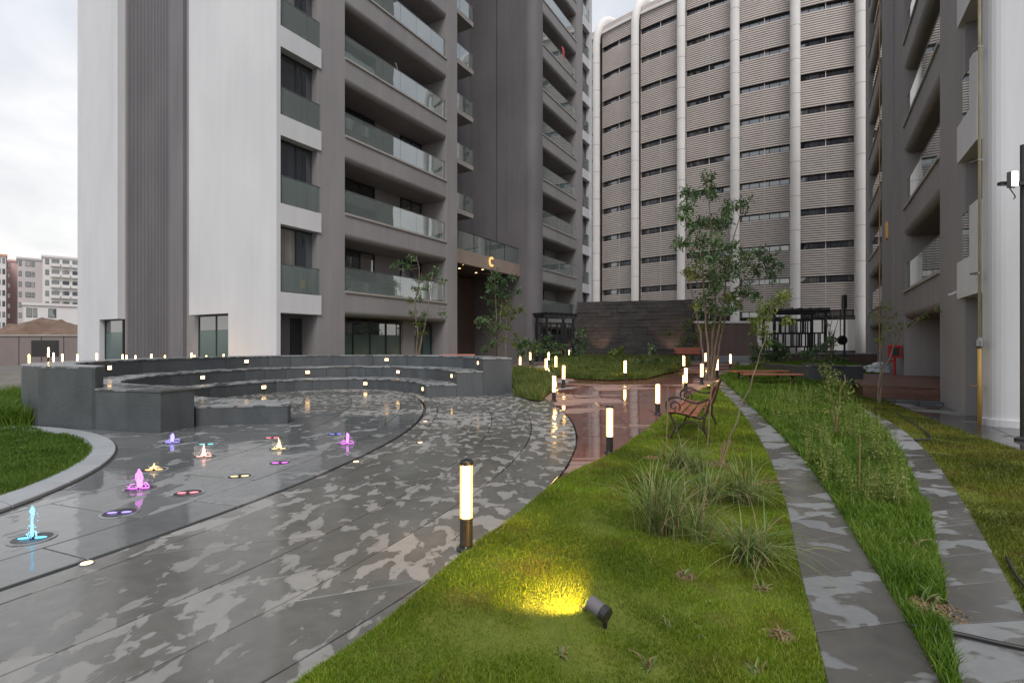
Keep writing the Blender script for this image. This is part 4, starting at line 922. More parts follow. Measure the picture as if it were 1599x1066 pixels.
# ------------------------------------------------------------------ walls, pergolas, planters at the back
sw = thing('stone_wall', 'dark stacked stone wall closing the lawn at the back', 'wall', (5.2, 41.0, 0))
wl = Vector((13.75-5.2, 38.6-41.0, 0)); WL = wl.length; wr = math.atan2(wl.y, wl.x); sw.rotation_euler = (0, 0, wr)
MB().box(0, WL, .06, .5, -.2, 4.86).build('wall_core', 'darkwall', sw)
random.seed(3)
nb = 0
for r in range(16):
    x = -random.uniform(0, 1.0); z = .2+r*.291
    while x < WL:
        w = random.uniform(.7, 1.6); a, b = max(0, x), min(WL, x+w); x += w
        if b-a < .1: continue
        d = random.uniform(-.05, .03); MB().box(a+.008, b-.008, d, .06, z+.006, z+.285).build('stone', 'darkwall', sw)
bw = thing('brown_wall', 'plain reddish brown wall right of the dark stone wall', 'wall', (13.6, 38.0, 0))
MB().box(0, 4.6, 0, .4, -.1, 3.05).build('panel', 'brown', bw); MB().box(-.05, 4.65, -.06, .46, 3.05, 3.2).build('coping', 'concrete_w', bw); MB().box(.0, .5, -.5, .0, -.1, 2.4).build('buttress', 'brown', bw)
MB().box(-.1, 4.6, -1.6, -.01, -.1, .62).build('ledge', 'curb', bw)
def pergola(name, label, loc, rotz, w, dep, h, ncol, seed):
    t = thing(name, label, 'pergola', loc, rotz); random.seed(seed)
    for x in (0, w):
        for y in (0, dep): MB().box(x-.07, x+.07, y-.07, y+.07, -.3, h).build('post', 'frame', t)
    for y in (0, dep): MB().box(-.25, w+.25, y-.05, y+.05, h+.002, h+.2).build('beam', 'frame', t)
    for i in range(7): x = -.1+(w+.2)*i/6; MB().box(x-.04, x+.04, -.3, dep+.3, h+.202, h+.34).build('rafter', 'frame', t)
    for y in (0, dep):
        for zz in (h*.30, h*.58, h*.86): MB().box(.07, w-.07, y-.03, y+.03, zz, zz+.09).build('rail', 'frame', t)
        x = .2
        while x < w-.15:
            z0, z1 = random.choice(((.1, .3), (.3, .58), (.58, .86), (.3, .86), (.1, .58))); MB().box(x-.035, x+.035, y-.085, y-.031, h*z0, h*z1+.09).build('slat', 'frame', t); x += random.choice((.11, .13, .2))
    return t
pergola('pergola', 'black slatted pergola behind the shrubs on the right', (16.7, 32.6, .35), -.12, 3.05, 1.9, 3.1, 6, 5)
pergola('pergola', 'dark lattice pergola beside the left tower at the far end', (2.35, 34.6, .35), ROT-.35, 2.6, 1.0, 2.95, 4, 8)
pt = thing('planter_wall', 'low dark grey planter wall before the right pergola', 'planter', (9.5, 16.4, gz(9.5, 16.4)))
MB().box(0, 1.75, 0, .3, -.1, .52).build('front_wall', 'slate', pt); MB().box(-.02, 1.77, -.02, .32, .522, .56).build('coping', 'coping', pt)
MB().box(1.45, 1.75, .3, 3.0, -.1, .52).build('side_wall', 'slate', pt); MB().box(0, .3, .3, 3.0, -.1, .52).build('side_wall', 'slate', pt); MB().box(.3, 1.45, .3, 3.0, -.1, .44).build('earth_fill', 'soil', pt)
pt2 = thing('planter_wall', 'long brown planter ledge at the foot of the right pergola', 'planter', (13.6, 27.5, .35))
MB().box(0, 6.0, 0, .35, -.1, .6).build('front_wall', 'brown', pt2); MB().box(-.03, 6.03, -.03, .4, .602, .66).build('coping', 'curb', pt2)
lp = thing('lamp_post', 'thin dark post with a round disc and box on top behind the right shrubs', 'post', (pd(1319, 575, 27).x, 27, .35))
MB().tube([(0, 0, 0), (0, 0, 3.3)], .05, 8).build('pole', 'black', lp); MB().tube([(-.22, 0, 1.2), (-.22, 0, 3.0)], .025, 6).build('side_pole', 'black', lp)
MB().box(-.12, .1, -.1, .1, 3.0, 3.75).build('head_box', 'black', lp, bevel=.03); MB().tube([(-.12, -.06, 1.35), (-.12, .04, 1.35)], .25, 16).build('disc', 'black', lp)

# ------------------------------------------------------------------ far left: cabin, earth heap, apartment blocks
cb_ = thing('site_cabin', 'low brown panelled cabin at the far left beside the white tower wall', 'cabin', (-31.5, 27.4, 0))
MB().box(0, 8.7, 0, 3, -.1, 1.93).build('body', 'cabin', cb_); MB().box(-.05, 8.75, -.06, 3.05, 1.93, 2.0).build('roof', 'ledge', cb_)
xw = (49-799.5)/800*27.4+31.5; wf = MB().box(xw, xw+1.45, -.03, .0, .85, 1.7).build('window', 'frame', cb_); MB().box(xw+.07, xw+1.38, -.035, -.03, .92, 1.63).build('pane', 'black', wf)
for k in range(7): MB().box(.3+k*1.2, .33+k*1.2, -.012, 0, 0, 1.9).build('panel_joint', 'frame', cb_)
def heap():
    nx, ny = 90, 30; V = []
    for j in range(ny):
        for i in range(nx):
            x, y = -75+i*.62, 42+j*.6; u = (i/nx-.5)*2; v = j/ny
            h = 3.7*math.exp(-((x+42)/14)**2)*math.sin(PI*v)**.7 + 3.3*math.exp(-((x+32)/6)**2)*math.sin(PI*v)**.8
            h += 1.3*mnoise.noise((x*.3, y*.3, 1))*math.sin(PI*v)+.6*mnoise.noise((x*.9, y*.9, 4))+.3*mnoise.noise((x*2.1, y*2.1, 4)); V.append((x, y, h*math.sin(PI*i/nx)**.3-.2))
    F = [(j*nx+i, j*nx+i+1, (j+1)*nx+i+1, (j+1)*nx+i) for j in range(ny-1) for i in range(nx-1)]
    return struct(np_mesh('earth_mound', np.array(V), np.array(F), 'earth'))
heap()
def block(name, label, px0, px1, pytop, Y, mat, rows, cols, wy0, balc=0, side=None, roof=None):
    x0, x1 = (px0-799.5)/800*Y, (px1-799.5)/800*Y; h = CAMH+(537-pytop)/800*Y
    ph = -math.atan2(x0+x1, 2*Y); r1 = (px1-799.5)/800; w = (r1*Y-x0)/(math.cos(ph)-r1*math.sin(ph)); t = thing(name, label, 'building', (x0, Y, 0), ph)
    MB().box(0, w, 0, 14, 0, h).build('wall', mat, t); MB().box(-.3, w+.3, -.3, 14.3, h, h+.6).build('roof', roof or mat, t)
    fh = (h-2)/rows; win = None
    for r in range(rows):
        for (cx, cw) in cols:
            z = 2+r*fh+fh*.35
            if win is None:
                win = MB().box(-.5, .5, -.06, .05, 0, 1).build('window', 'frame', t); MB().box(-.44, .44, -.075, -.06, .06, .94).build('pane', 'pane', win); o = win
            else: o = copy_tree(win, t)
            o.location = (cx*w, 0, z); o.scale = (cw*w, 1, fh*.5)
            if balc and cw > .12: MB().box(cx*w-cw*w*.62, cx*w+cw*w*.62, -1.0, 0, z-.55, z+.35).build('balcony', 'offwhite', t)
    return t
block('apartment_block', 'pale apartment block with balconies and an orange stripe far left', 66, 124, 401, 150, 'offwhite', 8, [(.12, .1), (.34, .2), (.62, .18), (.9, .2)], 0, 1)
b2 = block('apartment_block', 'pinkish grey apartment block left of the pale one', 27, 66, 404, 156, 'greyrend', 8, [(.10, .12), (.42, .22), (.62, .12)], 0, 0)
block('apartment_block', 'narrow pink apartment block behind the pinkish grey one', 6, 30, 407, 165, 'pink', 8, [(.3, .18)], 0, 0)
block('apartment_block', 'orange topped apartment block cut by the left picture edge', -45, 9, 396, 150, 'offwhite', 8, [(.78, .1), (.93, .08)], 0, 1, roof='orange')
bl = block('flat_roofed_house', 'low white flat roofed house behind the earth heap', 36, 124, 476, 120, 'offwhite', 2, [(.1, .1), (.2, .07), (.5, .14)], 0, 0)

# ------------------------------------------------------------------ bollard lights
random.seed(11)
def make_bollard():
    t = thing('bollard_light', 'x', 'bollard', (0, 0, 0), 0, 'lit bollards along the walks')
    MB().lathe([(.072, 0), (.072, .018), (.066, .026), (.05, .032)], 24).build('base_flange', 'black', t, smooth=False)
    for k in range(4):
        a = PI/4+k*PI/2; MB().lathe([(.009, .02), (.009, .042), (.004, .046)], 6, (.061*math.cos(a), .061*math.sin(a), 0)).build('bolt', 'metal', t)
    MB().lathe([(.047, .03), (.047, .205), (.044, .207), (.044, .213), (.047, .215), (.047, .238)], 24).build('post', 'black', t, smooth=False)
    tb_ = MB().lathe([(.0465, .2385), (.0465, .622)], 24).build('light_tube', 'bollardtube', t, smooth=True); MB().lathe([(.031, .239), (.031, .6215)], 16).build('lamp', 'bollardled', tb_, smooth=True)
    MB().lathe([(.049, .6225), (.049, .648), (.044, .656), (.02, .659)], 24).build('cap', 'black', t)
    return t
BOL = [(728, 858, 'large lit bollard in the foreground at the lawn edge'), (952, 708, 'lit bollard at the corner of lawn and brown walkway'), (1027, 647, 'lit bollard left of the bench armrest'),
       (865, 627, 'lit bollard at the tip of the small grass verge'), (880, 604, 'lit bollard just behind the one at the verge tip'), (976, 593, 'lone lit bollard at the edge of the grass island'),
       (868, 582, 'lit bollard left end of the island, third of the left cluster'), (853, 588, 'lit bollard leftmost of the cluster by the verge'), (857, 569, 'small lit bollard behind the left cluster'),
       (889, 561, 'far small lit bollard on grass before the left lattice'), (1068, 580, 'lit bollard at the right end of the grass island'), (1071, 610, 'lit bollard seen above the far bench armrest'),
       (1096, 600, 'lit bollard left of the big tree trunk'), (1102, 571, 'far lit bollard behind the big tree trunk'), (1120, 588, 'lit bollard just right of the big tree trunk'),
       (1141, 575, 'far right lit bollard beyond the low benches'), (812, 577, 'lit bollard at the right end of the slate seating'), (828, 569, 'far lit bollard with a bright puddle reflection beside the shrubs')]
ORD = 'first second third fourth fifth sixth seventh eighth ninth tenth eleventh twelfth thirteenth fourteenth fifteenth'.split()
proto = make_bollard()
def place_bollard(i, loc, label, group=None):
    o = proto if i == 0 else copy_tree(proto); o.location = loc; o.rotation_euler = (random.uniform(-.012, .012), random.uniform(-.012, .012), random.uniform(0, 6)); o['label'] = label
    if group: o['group'] = group; o.scale = (.6, .6, .8)
for i, (px, py, lb) in enumerate(BOL):
    p = pw(px, py); place_bollard(i, (p.x, p.y, p.z-.002+(.02 if py < 570 else 0)), lb)
for i, (px, Yd, dz) in enumerate(((45, 17.8, 0.06), (75, 17.2, .36), (83, 18.5, .1), (97, 17.6, .1), (120, 17.8, .06), (151, 18.2, .1), (191, 18.4, .04), (197, 19.0, .0), (211, 18.6, .0), (236, 18.5, .06), (257, 18.8, 0), (299, 18.2, .1), (303, 18.8, 0), (322, 18.5, 0), (349, 18.3, .05))):
    x = (px-799.5)/800*Yd
    place_bollard(1, (x, Yd, gz(x, Yd)+dz), 'taller standing lit bollard before the cabin window' if px == 75 else 'lit bollard peeping over the slate seating, %s of its row from the left' % ORD[i], 'lit bollards behind the slate seating')
# spike spotlight on the lawn
p = pw(945, 987); sp = thing('spike_spotlight', 'small grey spike spotlight throwing yellow light on the lawn', 'spotlight', (p.x, p.y, .02))
hd = Vector((-.55, .55, .22)).normalized(); c0_ = Vector((-.012, 0, .085))
MB().tube([(0, 0, -.04), (0, 0, .05)], [.006, .014], 8).build('spike', 'black', sp); MB().box(-.02, .02, -.012, .012, .045, .085).build('bracket', 'black', sp, bevel=.004)
MB().tube([c0_-hd*.035, c0_-hd*.03, c0_+hd*.005], [.034, .042, .042], 16).build('rear_cap', 'black', sp); MB().tube([c0_+hd*.005, c0_+hd*.085], [.040, .040], 18).build('head', 'greyplastic', sp)
MB().tube([c0_+hd*.0852, c0_+hd*.088], [.033, .033], 16).build('lens', 'spotlens', sp) if 'spotlens' in M else MB().tube([c0_+hd*.0852, c0_+hd*.088], [.033, .033], 16).build('lens', 'warmled', sp)
ld = bpy.data.lights.new('spot_lamp', 'SPOT'); ld.energy = 85; ld.color = (1, .55, .10); ld.spot_size = math.radians(100); ld.spot_blend = .9; ld.shadow_soft_size = .03
lo = bpy.data.objects.new('spot_lamp', ld); link(lo, sp); lo.location = c0_+hd*.095+Vector((0, 0, .02)); lo.rotation_euler = (-(Vector((-.5, .75, -.10)).normalized())).to_track_quat('Z', 'Y').to_euler()
# warm uplights whose glow shows on the stone wall, the big tree trunk and the small trees
def uplight(label, loc, aim, e, col=(1, .62, .22), size=70):
    t = thing('garden_uplight', label, 'light', loc); MB().lathe([(.05, -.02), (.05, .09), (.04, .1)], 12).build('housing', 'black', t); MB().lathe([(.036, .095), (.036, .104)], 12).build('lens', 'warmled', t)
    l = bpy.data.lights.new('uplight_lamp', 'SPOT'); l.energy = e; l.color = col; l.spot_size = math.radians(size); l.spot_blend = .8; l.shadow_soft_size = .05
    o = bpy.data.objects.new('uplight_lamp', l); link(o, t); o.location = (0, 0, .14); o.rotation_euler = (-(Vector(aim).normalized())).to_track_quat('Z', 'Y').to_euler()
uplight('small uplight at the foot of the dark stone wall, left', (6.9, 39.2, .42), (0, .55, .8), 80, (1, .6, .35))
uplight('small uplight at the foot of the dark stone wall, right of the far bench', (12.0, 37.8, .42), (0, .55, .8), 80, (1, .6, .35))

# ------------------------------------------------------------------ benches
def side_frame(y, t):
    def tb(P, r, nm): MB().tube([(p[0], y, p[1]) for p in spline([(a, b) for a, b in P], 7)], r, 8).build(nm, 'iron', t, smooth=True)
    tb([(.0, 0), (.015, .06), (.055, .16), (.075, .25), (.04, .33), (.0, .42)], .017, 'leg')
    tb([(.56, 0), (.545, .1), (.49, .24), (.50, .40)], .018, 'leg')
    tb([(.09, .12), (.17, .26), (.30, .31), (.42, .27), (.52, .14)], .013, 'brace')
    tb([(.0, .42), (.1, .435), (.28, .40), (.43, .37), (.50, .41), (.55, .55), (.60, .72), (.645, .86)], .018, 'seat_frame')
    tb([(.0, .42), (-.05, .50), (-.04, .60), (.04, .665), (.16, .66), (.30, .61), (.42, .60), (.555, .66)], .016, 'armrest')
    tb([(.04, .455), (.13, .46), (.15, .54), (.09, .60), (.02, .57), (.025, .51), (.075, .50), (.09, .535)], .011, 'scroll')
    tb([(.05, .16), (.10, .14), (.13, .19), (.10, .235), (.07, .21)], .010, 'scroll')
    tb([(-.02, .0), (.035, .0)], .02, 'foot'); tb([(.54, .0), (.59, .0)], .02, 'foot')
def bench(label, loc, rotz, L=1.7, wood='bench_wood', ornate=True):
    t = thing('park_bench', label, 'bench', loc, rotz)
    for y in (0, L): side_frame(y, t)
    for (x, z, a) in ((.025, .455, .05), (.135, .450, -.12), (.245, .430, -.2), (.355, .408, -.1)):
        mb = MB(); mb.box(-.045, .045, -.04, L+.04, -.012, .012); ca, sa = math.cos(a), math.sin(a)
        mb.v = [(x+px*ca-pz*sa, py, z+px*sa+pz*ca) for px, py, pz in mb.v]; mb.build('seat_slat', wood, t, bevel=.004)
    for (x, z) in ((.545, .50), (.575, .60), (.605, .70), (.635, .80)):
        mb = MB(); mb.box(-.012, .012, -.04, L+.04, -.042, .042); a = -.3; ca, sa = math.cos(a), math.sin(a)
        mb.v = [(x-.03+px*ca-pz*sa, py, z+px*sa+pz*ca) for px, py, pz in mb.v]; mb.build('back_slat', wood, t, bevel=.004)
    return t
p = pw(1046, 690); bench('park bench with scrolled iron sides and brown slats on the lawn', (p.x, p.y, p.z+.02), math.radians(-25), 1.75)
bench('far orange park bench before the dark stone wall', (12.2, 33.0, .42), math.radians(78), 1.6, 'orangewood')
bench('orange bench whose back shows over the slate seating', (-1.5, 20.3, gz(-1.9, 20.3)+.0), math.radians(96), 1.3, 'orangewood')
def low_bench(label, a, b, hgt=.36):
    a, b = Vector(a), Vector(b); L = (b-a).length; r = math.atan2((b-a).y, (b-a).x); t = thing('low_bench', label, 'bench', (a.x, a.y, gz(a.x, a.y)), r)
    for k in range(3): MB().box(-.12, L+.12, -.19+k*.13, -.07+k*.13, hgt, hgt+.04).build('seat_plank', 'bench_wood', t, bevel=.004)
    for x in (.12, L-.12):
        for s in (-1, 1):
            MB().tube([(x, 0+s*.05, hgt-.02), (x+s*.03, s*.1, hgt*.55), (x+s*.10, s*.15, 0)], .024, 8).build('leg', 'iron', t)
        MB().box(x-.03, x+.03, -.17, .17, hgt-.03, hgt-.002).build('bearer', 'iron', t)
low_bench('low backless wooden bench, nearer of two beyond the bed', pw(1165, 604), pw(1245, 607))
low_bench('low backless wooden bench, farther of two beyond the bed', pw(1150, 599), pw(1222, 598))

# ------------------------------------------------------------------ plants
def leaf_arrays(C, Rr, N, size, asp=.34, up=.3, flat=.0, shell=.55):
    """N rhombic leaves scattered through a ball of radius Rr round C"""
    d = RNG.normal(size=(N, 3)); d /= np.linalg.norm(d, axis=1)[:, None]; rr = Rr*(shell+(1-shell)*RNG.random(N))**1.0*RNG.random(N)**.45
    P = np.array(C)+d*rr[:, None]*np.array([1, 1, .8])
    ax = RNG.normal(size=(N, 3)); ax[:, 2] -= .35; ax /= np.linalg.norm(ax, axis=1)[:, None]
    nn = RNG.normal(size=(N, 3)); nn[:, 2] += up*3; sd = np.cross(ax, nn); sd /= (np.linalg.norm(sd, axis=1)[:, None]+1e-9); nrm = np.cross(sd, ax)
    L = size*RNG.uniform(.6, 1.3, N)[:, None]; w = L*asp
    v = np.stack([P, P+ax*L*.5+sd*w*.5+nrm*L*.06, P+ax*L-nrm*L*.05, P+ax*L*.5-sd*w*.5+nrm*L*.06], 1)
    return v.reshape(-1, 3)
def leaves(name, Vs, mat, parent, off):
    V = np.concatenate(Vs)-np.array(off); N = len(V)//4
    return np_mesh(name, V, np.arange(N*4).reshape(N, 4), mat, parent)
def tree(name, label, cat, Y, base, stems, clusters, lsize=.09, per=90, mat='leaf', mat2='leafy', r0=.05, yellow=(), dj=.6, bark='bark', group=None, asp=.34):
    b = pd(base[0], base[1], Y); b.z = gz(b.x, b.y); t = thing(name, label, cat, tuple(b), 0, group)
    SP = []
    for si, st in enumerate(stems):
        jy = random.uniform(-.12, .12) if len(stems) > 1 else 0
        pts = [pd(x, y, Y+jy+.0*i) for i, (x, y) in enumerate(st)]
        pts[0].z = min(pts[0].z, b.z+.02) if len(st[0]) < 3 else pts[0].z
        sp3 = [Vector(q) for q in spline([tuple(q) for q in pts], 6)]; n = len(sp3)
        for i, q in enumerate(sp3): q.x += .012*math.sin(i*1.3+si); q.y += .02*math.sin(i*.9+si*2)
        rr = [r0*(1-.72*i/(n-1)) for i in range(n)]
        MB().tube(sp3, rr, 8).build('trunk', bark, t, off=b, smooth=True); SP += sp3
    A1, A2 = [], []; tw = MB()
    for ci, (cx, cy, cr) in enumerate(clusters):
        R = cr/800*Y; c = pd(cx, cy, Y+random.uniform(-dj, dj))
        near = min(SP, key=lambda q: (q-c).length+max(0, q.z-c.z)*1.5)
        mid = (near+c)/2+Vector((0, 0, -.12*(near-c).length)); tw.tube([near, mid, c], [r0*.22, r0*.15, r0*.07], 5)
        for k in range(4):
            e = c+Vector((random.gauss(0, 1), random.gauss(0, 1), random.gauss(0, .7)))*R*.55; tw.tube([c*.6+mid*.4, e], [r0*.08, r0*.04], 4)
        n = int(per*(cr/20.0)**1.5)+8
        (A2 if ci in yellow else A1).append(leaf_arrays(c, R, n, lsize, asp))
        # satellites make the outline ragged
        for k in range(3):
            dvec = np.array([random.gauss(0, 1), random.gauss(0, 1), random.gauss(0, .8)]); dvec /= np.linalg.norm(dvec)
            (A2 if ci in yellow else A1).append(leaf_arrays(np.array(c)+dvec*R*random.uniform(.8, 1.25), R*.4, max(5, n//7), lsize, asp))
    tw.build('branches', bark, t, off=b, smooth=True, kind='stuff')
    if A1: leaves('crown', A1, mat, t, b)
    if A2: leaves('crown', A2, mat2, t, b)
    return t
random.seed(21)
big = [(1105, 278, 13), (1110, 292, 12), (1070, 300, 10), (1085, 305, 14), (1072, 322, 15), (1068, 338, 13), (1110, 305, 10), (1160, 318, 13), (1150, 322, 9), (1132, 328, 14), (1100, 345, 17), (1118, 352, 18),
       (1135, 345, 13), (1080, 352, 12), (1095, 375, 18), (1120, 380, 20), (1068, 380, 13), (1060, 378, 8), (1145, 385, 15), (1110, 405, 20), (1135, 408, 20), (1160, 400, 16), (1185, 395, 16), (1200, 405, 15), (1212, 415, 11), (1090, 400, 13), (1075, 425, 12), (1088, 430, 9),
       (1125, 428, 19), (1150, 425, 16), (1180, 420, 15), (1205, 430, 10), (1105, 430, 14), (1120, 448, 14), (1160, 455, 16), (1180, 462, 10), (1140, 465, 14), (1100, 465, 16), (1115, 480, 17), (1135, 485, 13), (1095, 490, 14), (1100, 510, 12), (1120, 505, 12), (1085, 478, 8), (1150, 480, 10)]
bt = tree('garden_tree', 'tall multi stemmed garden tree before the parking drum', 'tree', 17.0, (1107, 600), [[(1107, 604), (1105, 540), (1100, 470), (1095, 400), (1075, 330)], [(1110, 604), (1112, 540), (1118, 470), (1112, 380), (1106, 285)], [(1104, 604), (1096, 540), (1090, 500), (1072, 420)], [(1113, 604), (1125, 530), (1145, 460), (1190, 405)], [(1108, 604), (1118, 540), (1130, 470), (1140, 400), (1158, 325)]],
     big, lsize=.17, per=130, r0=.045, yellow=(26, 27, 36, 41, 43), dj=.9, asp=.3)
uplight('small uplight at the foot of the big garden tree', tuple(pw(1099, 606)+Vector((-.05, -.5, .02))), (.1, .42, .9), 90, (1, .55, .12), 60)
tree('young_tree', 'slim young tree before the balconies, trunk lit warm', 'tree', 21.5, (650, 575), [[(648, 578), (652, 520), (648, 480), (655, 430), (650, 400)], [(650, 578), (658, 530), (665, 500), (676, 425)]],
     [(643, 402, 9), (625, 410, 8), (612, 415, 7), (638, 415, 9), (655, 435, 9), (665, 450, 8), (680, 425, 10), (672, 430, 8), (650, 450, 8), (690, 440, 6), (655, 465, 8), (640, 470, 6), (662, 490, 8), (655, 505, 8), (690, 490, 6), (660, 520, 7), (645, 490, 6)], lsize=.15, per=120, r0=.045, yellow=(11, 13, 15), dj=.5)
tree('young_tree', 'dark leaved young tree before the entrance canopy', 'tree', 25.0, (776, 575), [[(774, 578), (772, 530), (775, 490), (772, 430)], [(776, 578), (780, 520), (785, 450)]],
     [(772, 430, 12), (785, 440, 12), (765, 445, 10), (800, 432, 8), (778, 458, 13), (768, 472, 12), (790, 462, 9), (808, 455, 7), (775, 490, 12), (760, 500, 12), (748, 502, 8), (765, 515, 13), (780, 510, 10), (770, 535, 12), (758, 545, 9)], lsize=.17, per=170, r0=.05, dj=.6)
tree('young_tree', 'yellow green young tree right of the entrance canopy', 'tree', 23.0, (790, 578), [[(789, 580), (790, 530), (791, 490)]],
     [(795, 480, 10), (805, 485, 8), (815, 483, 6), (788, 490, 9), (800, 495, 9), (795, 512, 8), (805, 522, 6), (786, 530, 7), (802, 535, 6)], lsize=.15, per=120, mat='leafy', r0=.05, dj=.4)
random.seed(5)
def shrub(label, Y, px, py, cl, mat='leaf', lsize=.14, per=60, asp=.4):
    return tree('shrub', label, 'shrub', Y, (px, py), [[(px, py), (px+1, py-8), (px, py-14)]], cl, lsize=lsize, per=per*3, mat=mat, r0=.03, dj=.5, asp=asp)
shrub('dark leafy shrub mass right of the entrance trees', 29, 822, 566, [(810, 540, 10), (822, 535, 11), (835, 542, 11), (815, 552, 10), (830, 553, 10)], 'leaf', .22)
shrub('dark shrub before the left lattice pergola', 31, 852, 562, [(845, 540, 9), (855, 530, 9), (866, 538, 9), (850, 550, 9), (868, 550, 8), (880, 540, 6)], 'leaf', .22)
shrub('upright leafy shrub at the left end of the dark stone wall', 33, 906, 560, [(905, 520, 7), (912, 515, 6), (900, 532, 9), (912, 535, 8), (906, 548, 9), (895, 552, 7)], 'leaf', .24, 45)
shrub('light green leafy shrub before the middle of the dark stone wall', 30, 963, 565, [(958, 552, 8), (968, 548, 8), (962, 560, 9), (973, 560, 7)], 'weed', .24, 55, .5)
shrub('straggly low shrub before the far orange bench', 24, 1015, 578, [(995, 568, 8), (1008, 565, 9), (1022, 568, 9), (1035, 570, 8), (1015, 574, 9), (985, 572, 7), (1020, 548, 5), (1015, 540, 4)], 'leaf', .2, 40)
shrub('trailing pale green creeper on the right part of the stone wall', 36, 1085, 565, [(1078, 500, 7), (1072, 515, 7), (1085, 525, 9), (1068, 532, 7), (1080, 545, 8), (1045, 520, 4), (1060, 548, 6)], 'leafy', .22, 35)
shrub('dark green bush left of the right pergola', 26, 1205, 578, [(1185, 545, 10), (1200, 535, 11), (1215, 540, 12), (1210, 555, 12), (1195, 560, 11), (1225, 552, 9), (1178, 558, 7)], 'leaf', .22, 60)
shrub('bright yellow green fern like bush before the right pergola', 21, 1190, 585, [(1185, 572, 8), (1195, 566, 8), (1150, 572, 7), (1160, 575, 6), (1192, 578, 8), (1170, 577, 5)], 'weed', .2, 55, .25)
shrub('loose dark bush at the right end of the pergola', 22, 1285, 590, [(1260, 552, 9), (1275, 545, 9), (1290, 540, 10), (1300, 530, 9), (1298, 555, 10), (1280, 565, 11), (1262, 570, 8), (1300, 572, 9), (1312, 560, 7)], 'leaf', .18, 55)
tree('bare_shrub', 'bare branching shrub standing before the pale parking wall', 'shrub', 22, (1300, 585), [[(1300, 585), (1298, 540), (1290, 495)], [(1300, 585), (1302, 530), (1310, 492)], [(1300, 560), (1296, 520), (1302, 488)]], [(1300, 520, 5), (1292, 505, 4)], lsize=.12, per=20, r0=.03, dj=.2)
# thin saplings nearer the camera
tree('leaning_sapling', 'thin leaning sapling tied beside the garden bench', 'tree', 6.7, (1128, 722), [[(1128, 724), (1150, 655), (1172, 600), (1188, 550), (1200, 500), (1206, 470)]],
     [(1200, 480, 20), (1185, 500, 18), (1212, 470, 18), (1225, 460, 14), (1195, 520, 14), (1230, 500, 9), (1180, 515, 10)], lsize=.075, per=60, mat='leafy', r0=.011, dj=.15)
tree('slim_sapling', 'spindly sapling with yellowish leaves before the wooden deck', 'tree', 12.6, (1373, 640), [[(1371, 645), (1374, 580), (1379, 520), (1385, 475)], [(1373, 645), (1378, 590), (1395, 545), (1420, 505), (1452, 488)]],
     [(1385, 480, 12), (1395, 495, 10), (1378, 505, 14), (1390, 515, 13), (1375, 530, 12), (1405, 512, 9), (1420, 507, 6), (1435, 498, 5), (1448, 490, 5), (1462, 484, 4), (1365, 490, 9)], lsize=.085, per=45, mat='leafy', r0=.025, dj=.3)
tree('slim_sapling', 'sparse brownish sapling in the bed between the stone strips', 'tree', 7.9, (1303, 690), [[(1304, 694), (1303, 660), (1298, 620), (1290, 570)], [(1303, 665), (1312, 620), (1320, 585)]],
     [(1290, 575, 18), (1300, 595, 20), (1285, 605, 16), (1315, 600, 16), (1325, 615, 12), (1295, 620, 16), (1275, 620, 10), (1310, 630, 12), (1280, 640, 9)], lsize=.06, per=50, mat='leafy', r0=.016, dj=.25, bark='drystem')
for (px0, py0, px1, py1, lb) in ((1039, 718, 1043, 600, 'thin wooden stake before the left side of the bench'), (1103, 712, 1113, 575, 'thin wooden stake at the right side of the bench'), (1341, 775, 1343, 680, 'pale cut cane stake standing in the bed')):
    a = pw(px0, py0); Yd = a.y; b_ = pd(px1, py1, Yd); o = MB().tube([a-Vector((0, 0, .05)), (a+b_)/2+Vector((.012, .01, 0)), b_], [.009, .008, .007], 7).build('garden_stake', 'drystem', None, off=a); o.location = a; tag(o, lb, 'stake')
sb = thing('cut_stems', 'bundle of short cut brown stems at the foot of the leaning sapling', 'stems', tuple(pw(1125, 730)))
for k in range(5):
    MB().tube([(random.uniform(-.05, .05), random.uniform(-.04, .04), -.02), (random.uniform(-.02, .12), random.uniform(-.05, .05), random.uniform(.22, .40))], [.012, .008], 6).build('stem', 'drystem', sb)

def tuft(name, label, cat, loc, n, L, spread, w=.007, mat='tuft', dry=.12, droop=1.0):
    """arching strap leaves rising from one root"""
    V = []; F = []; seg = 7
    t = thing(name, label, cat, tuple(loc)); dryV = []
    for part, m_, cnt in (('leaves', mat, int(n*(1-dry))), ('dry_leaves', 'drystem', max(2, int(n*dry)))):
        V = []; F = []
        for k in range(cnt):
            a = random.uniform(0, 2*PI); l = L*random.uniform(.5, 1.15); sp_ = spread*random.uniform(.25, 1.1); ww = w*random.uniform(.6, 1.3)
            bx, by = random.gauss(0, .055)*L/.5, random.gauss(0, .055)*L/.5; tw_ = random.uniform(-.5, .5); b0 = len(V)
            for i in range(seg+1):
                u = i/seg; r = sp_*l*(u**1.5); z = l*(u*(1-.12*sp_)-droop*.62*sp_*u**2.6); cxx, cyy = bx+math.cos(a)*r, by+math.sin(a)*r
                hw = ww*(1-u**2.2)*(.6+.9*min(1, u*3))*.5+.0006; px_, py_ = -math.sin(a+tw_*u)*hw, math.cos(a+tw_*u)*hw
                V += [(cxx-px_, cyy-py_, z), (cxx+px_, cyy+py_, z+.15*hw)]
            F += [(b0+2*i, b0+2*i+1, b0+2*i+3, b0+2*i+2) for i in range(seg)]
        np_mesh(part, np.array(V), np.array(F), m_, t)
    return t
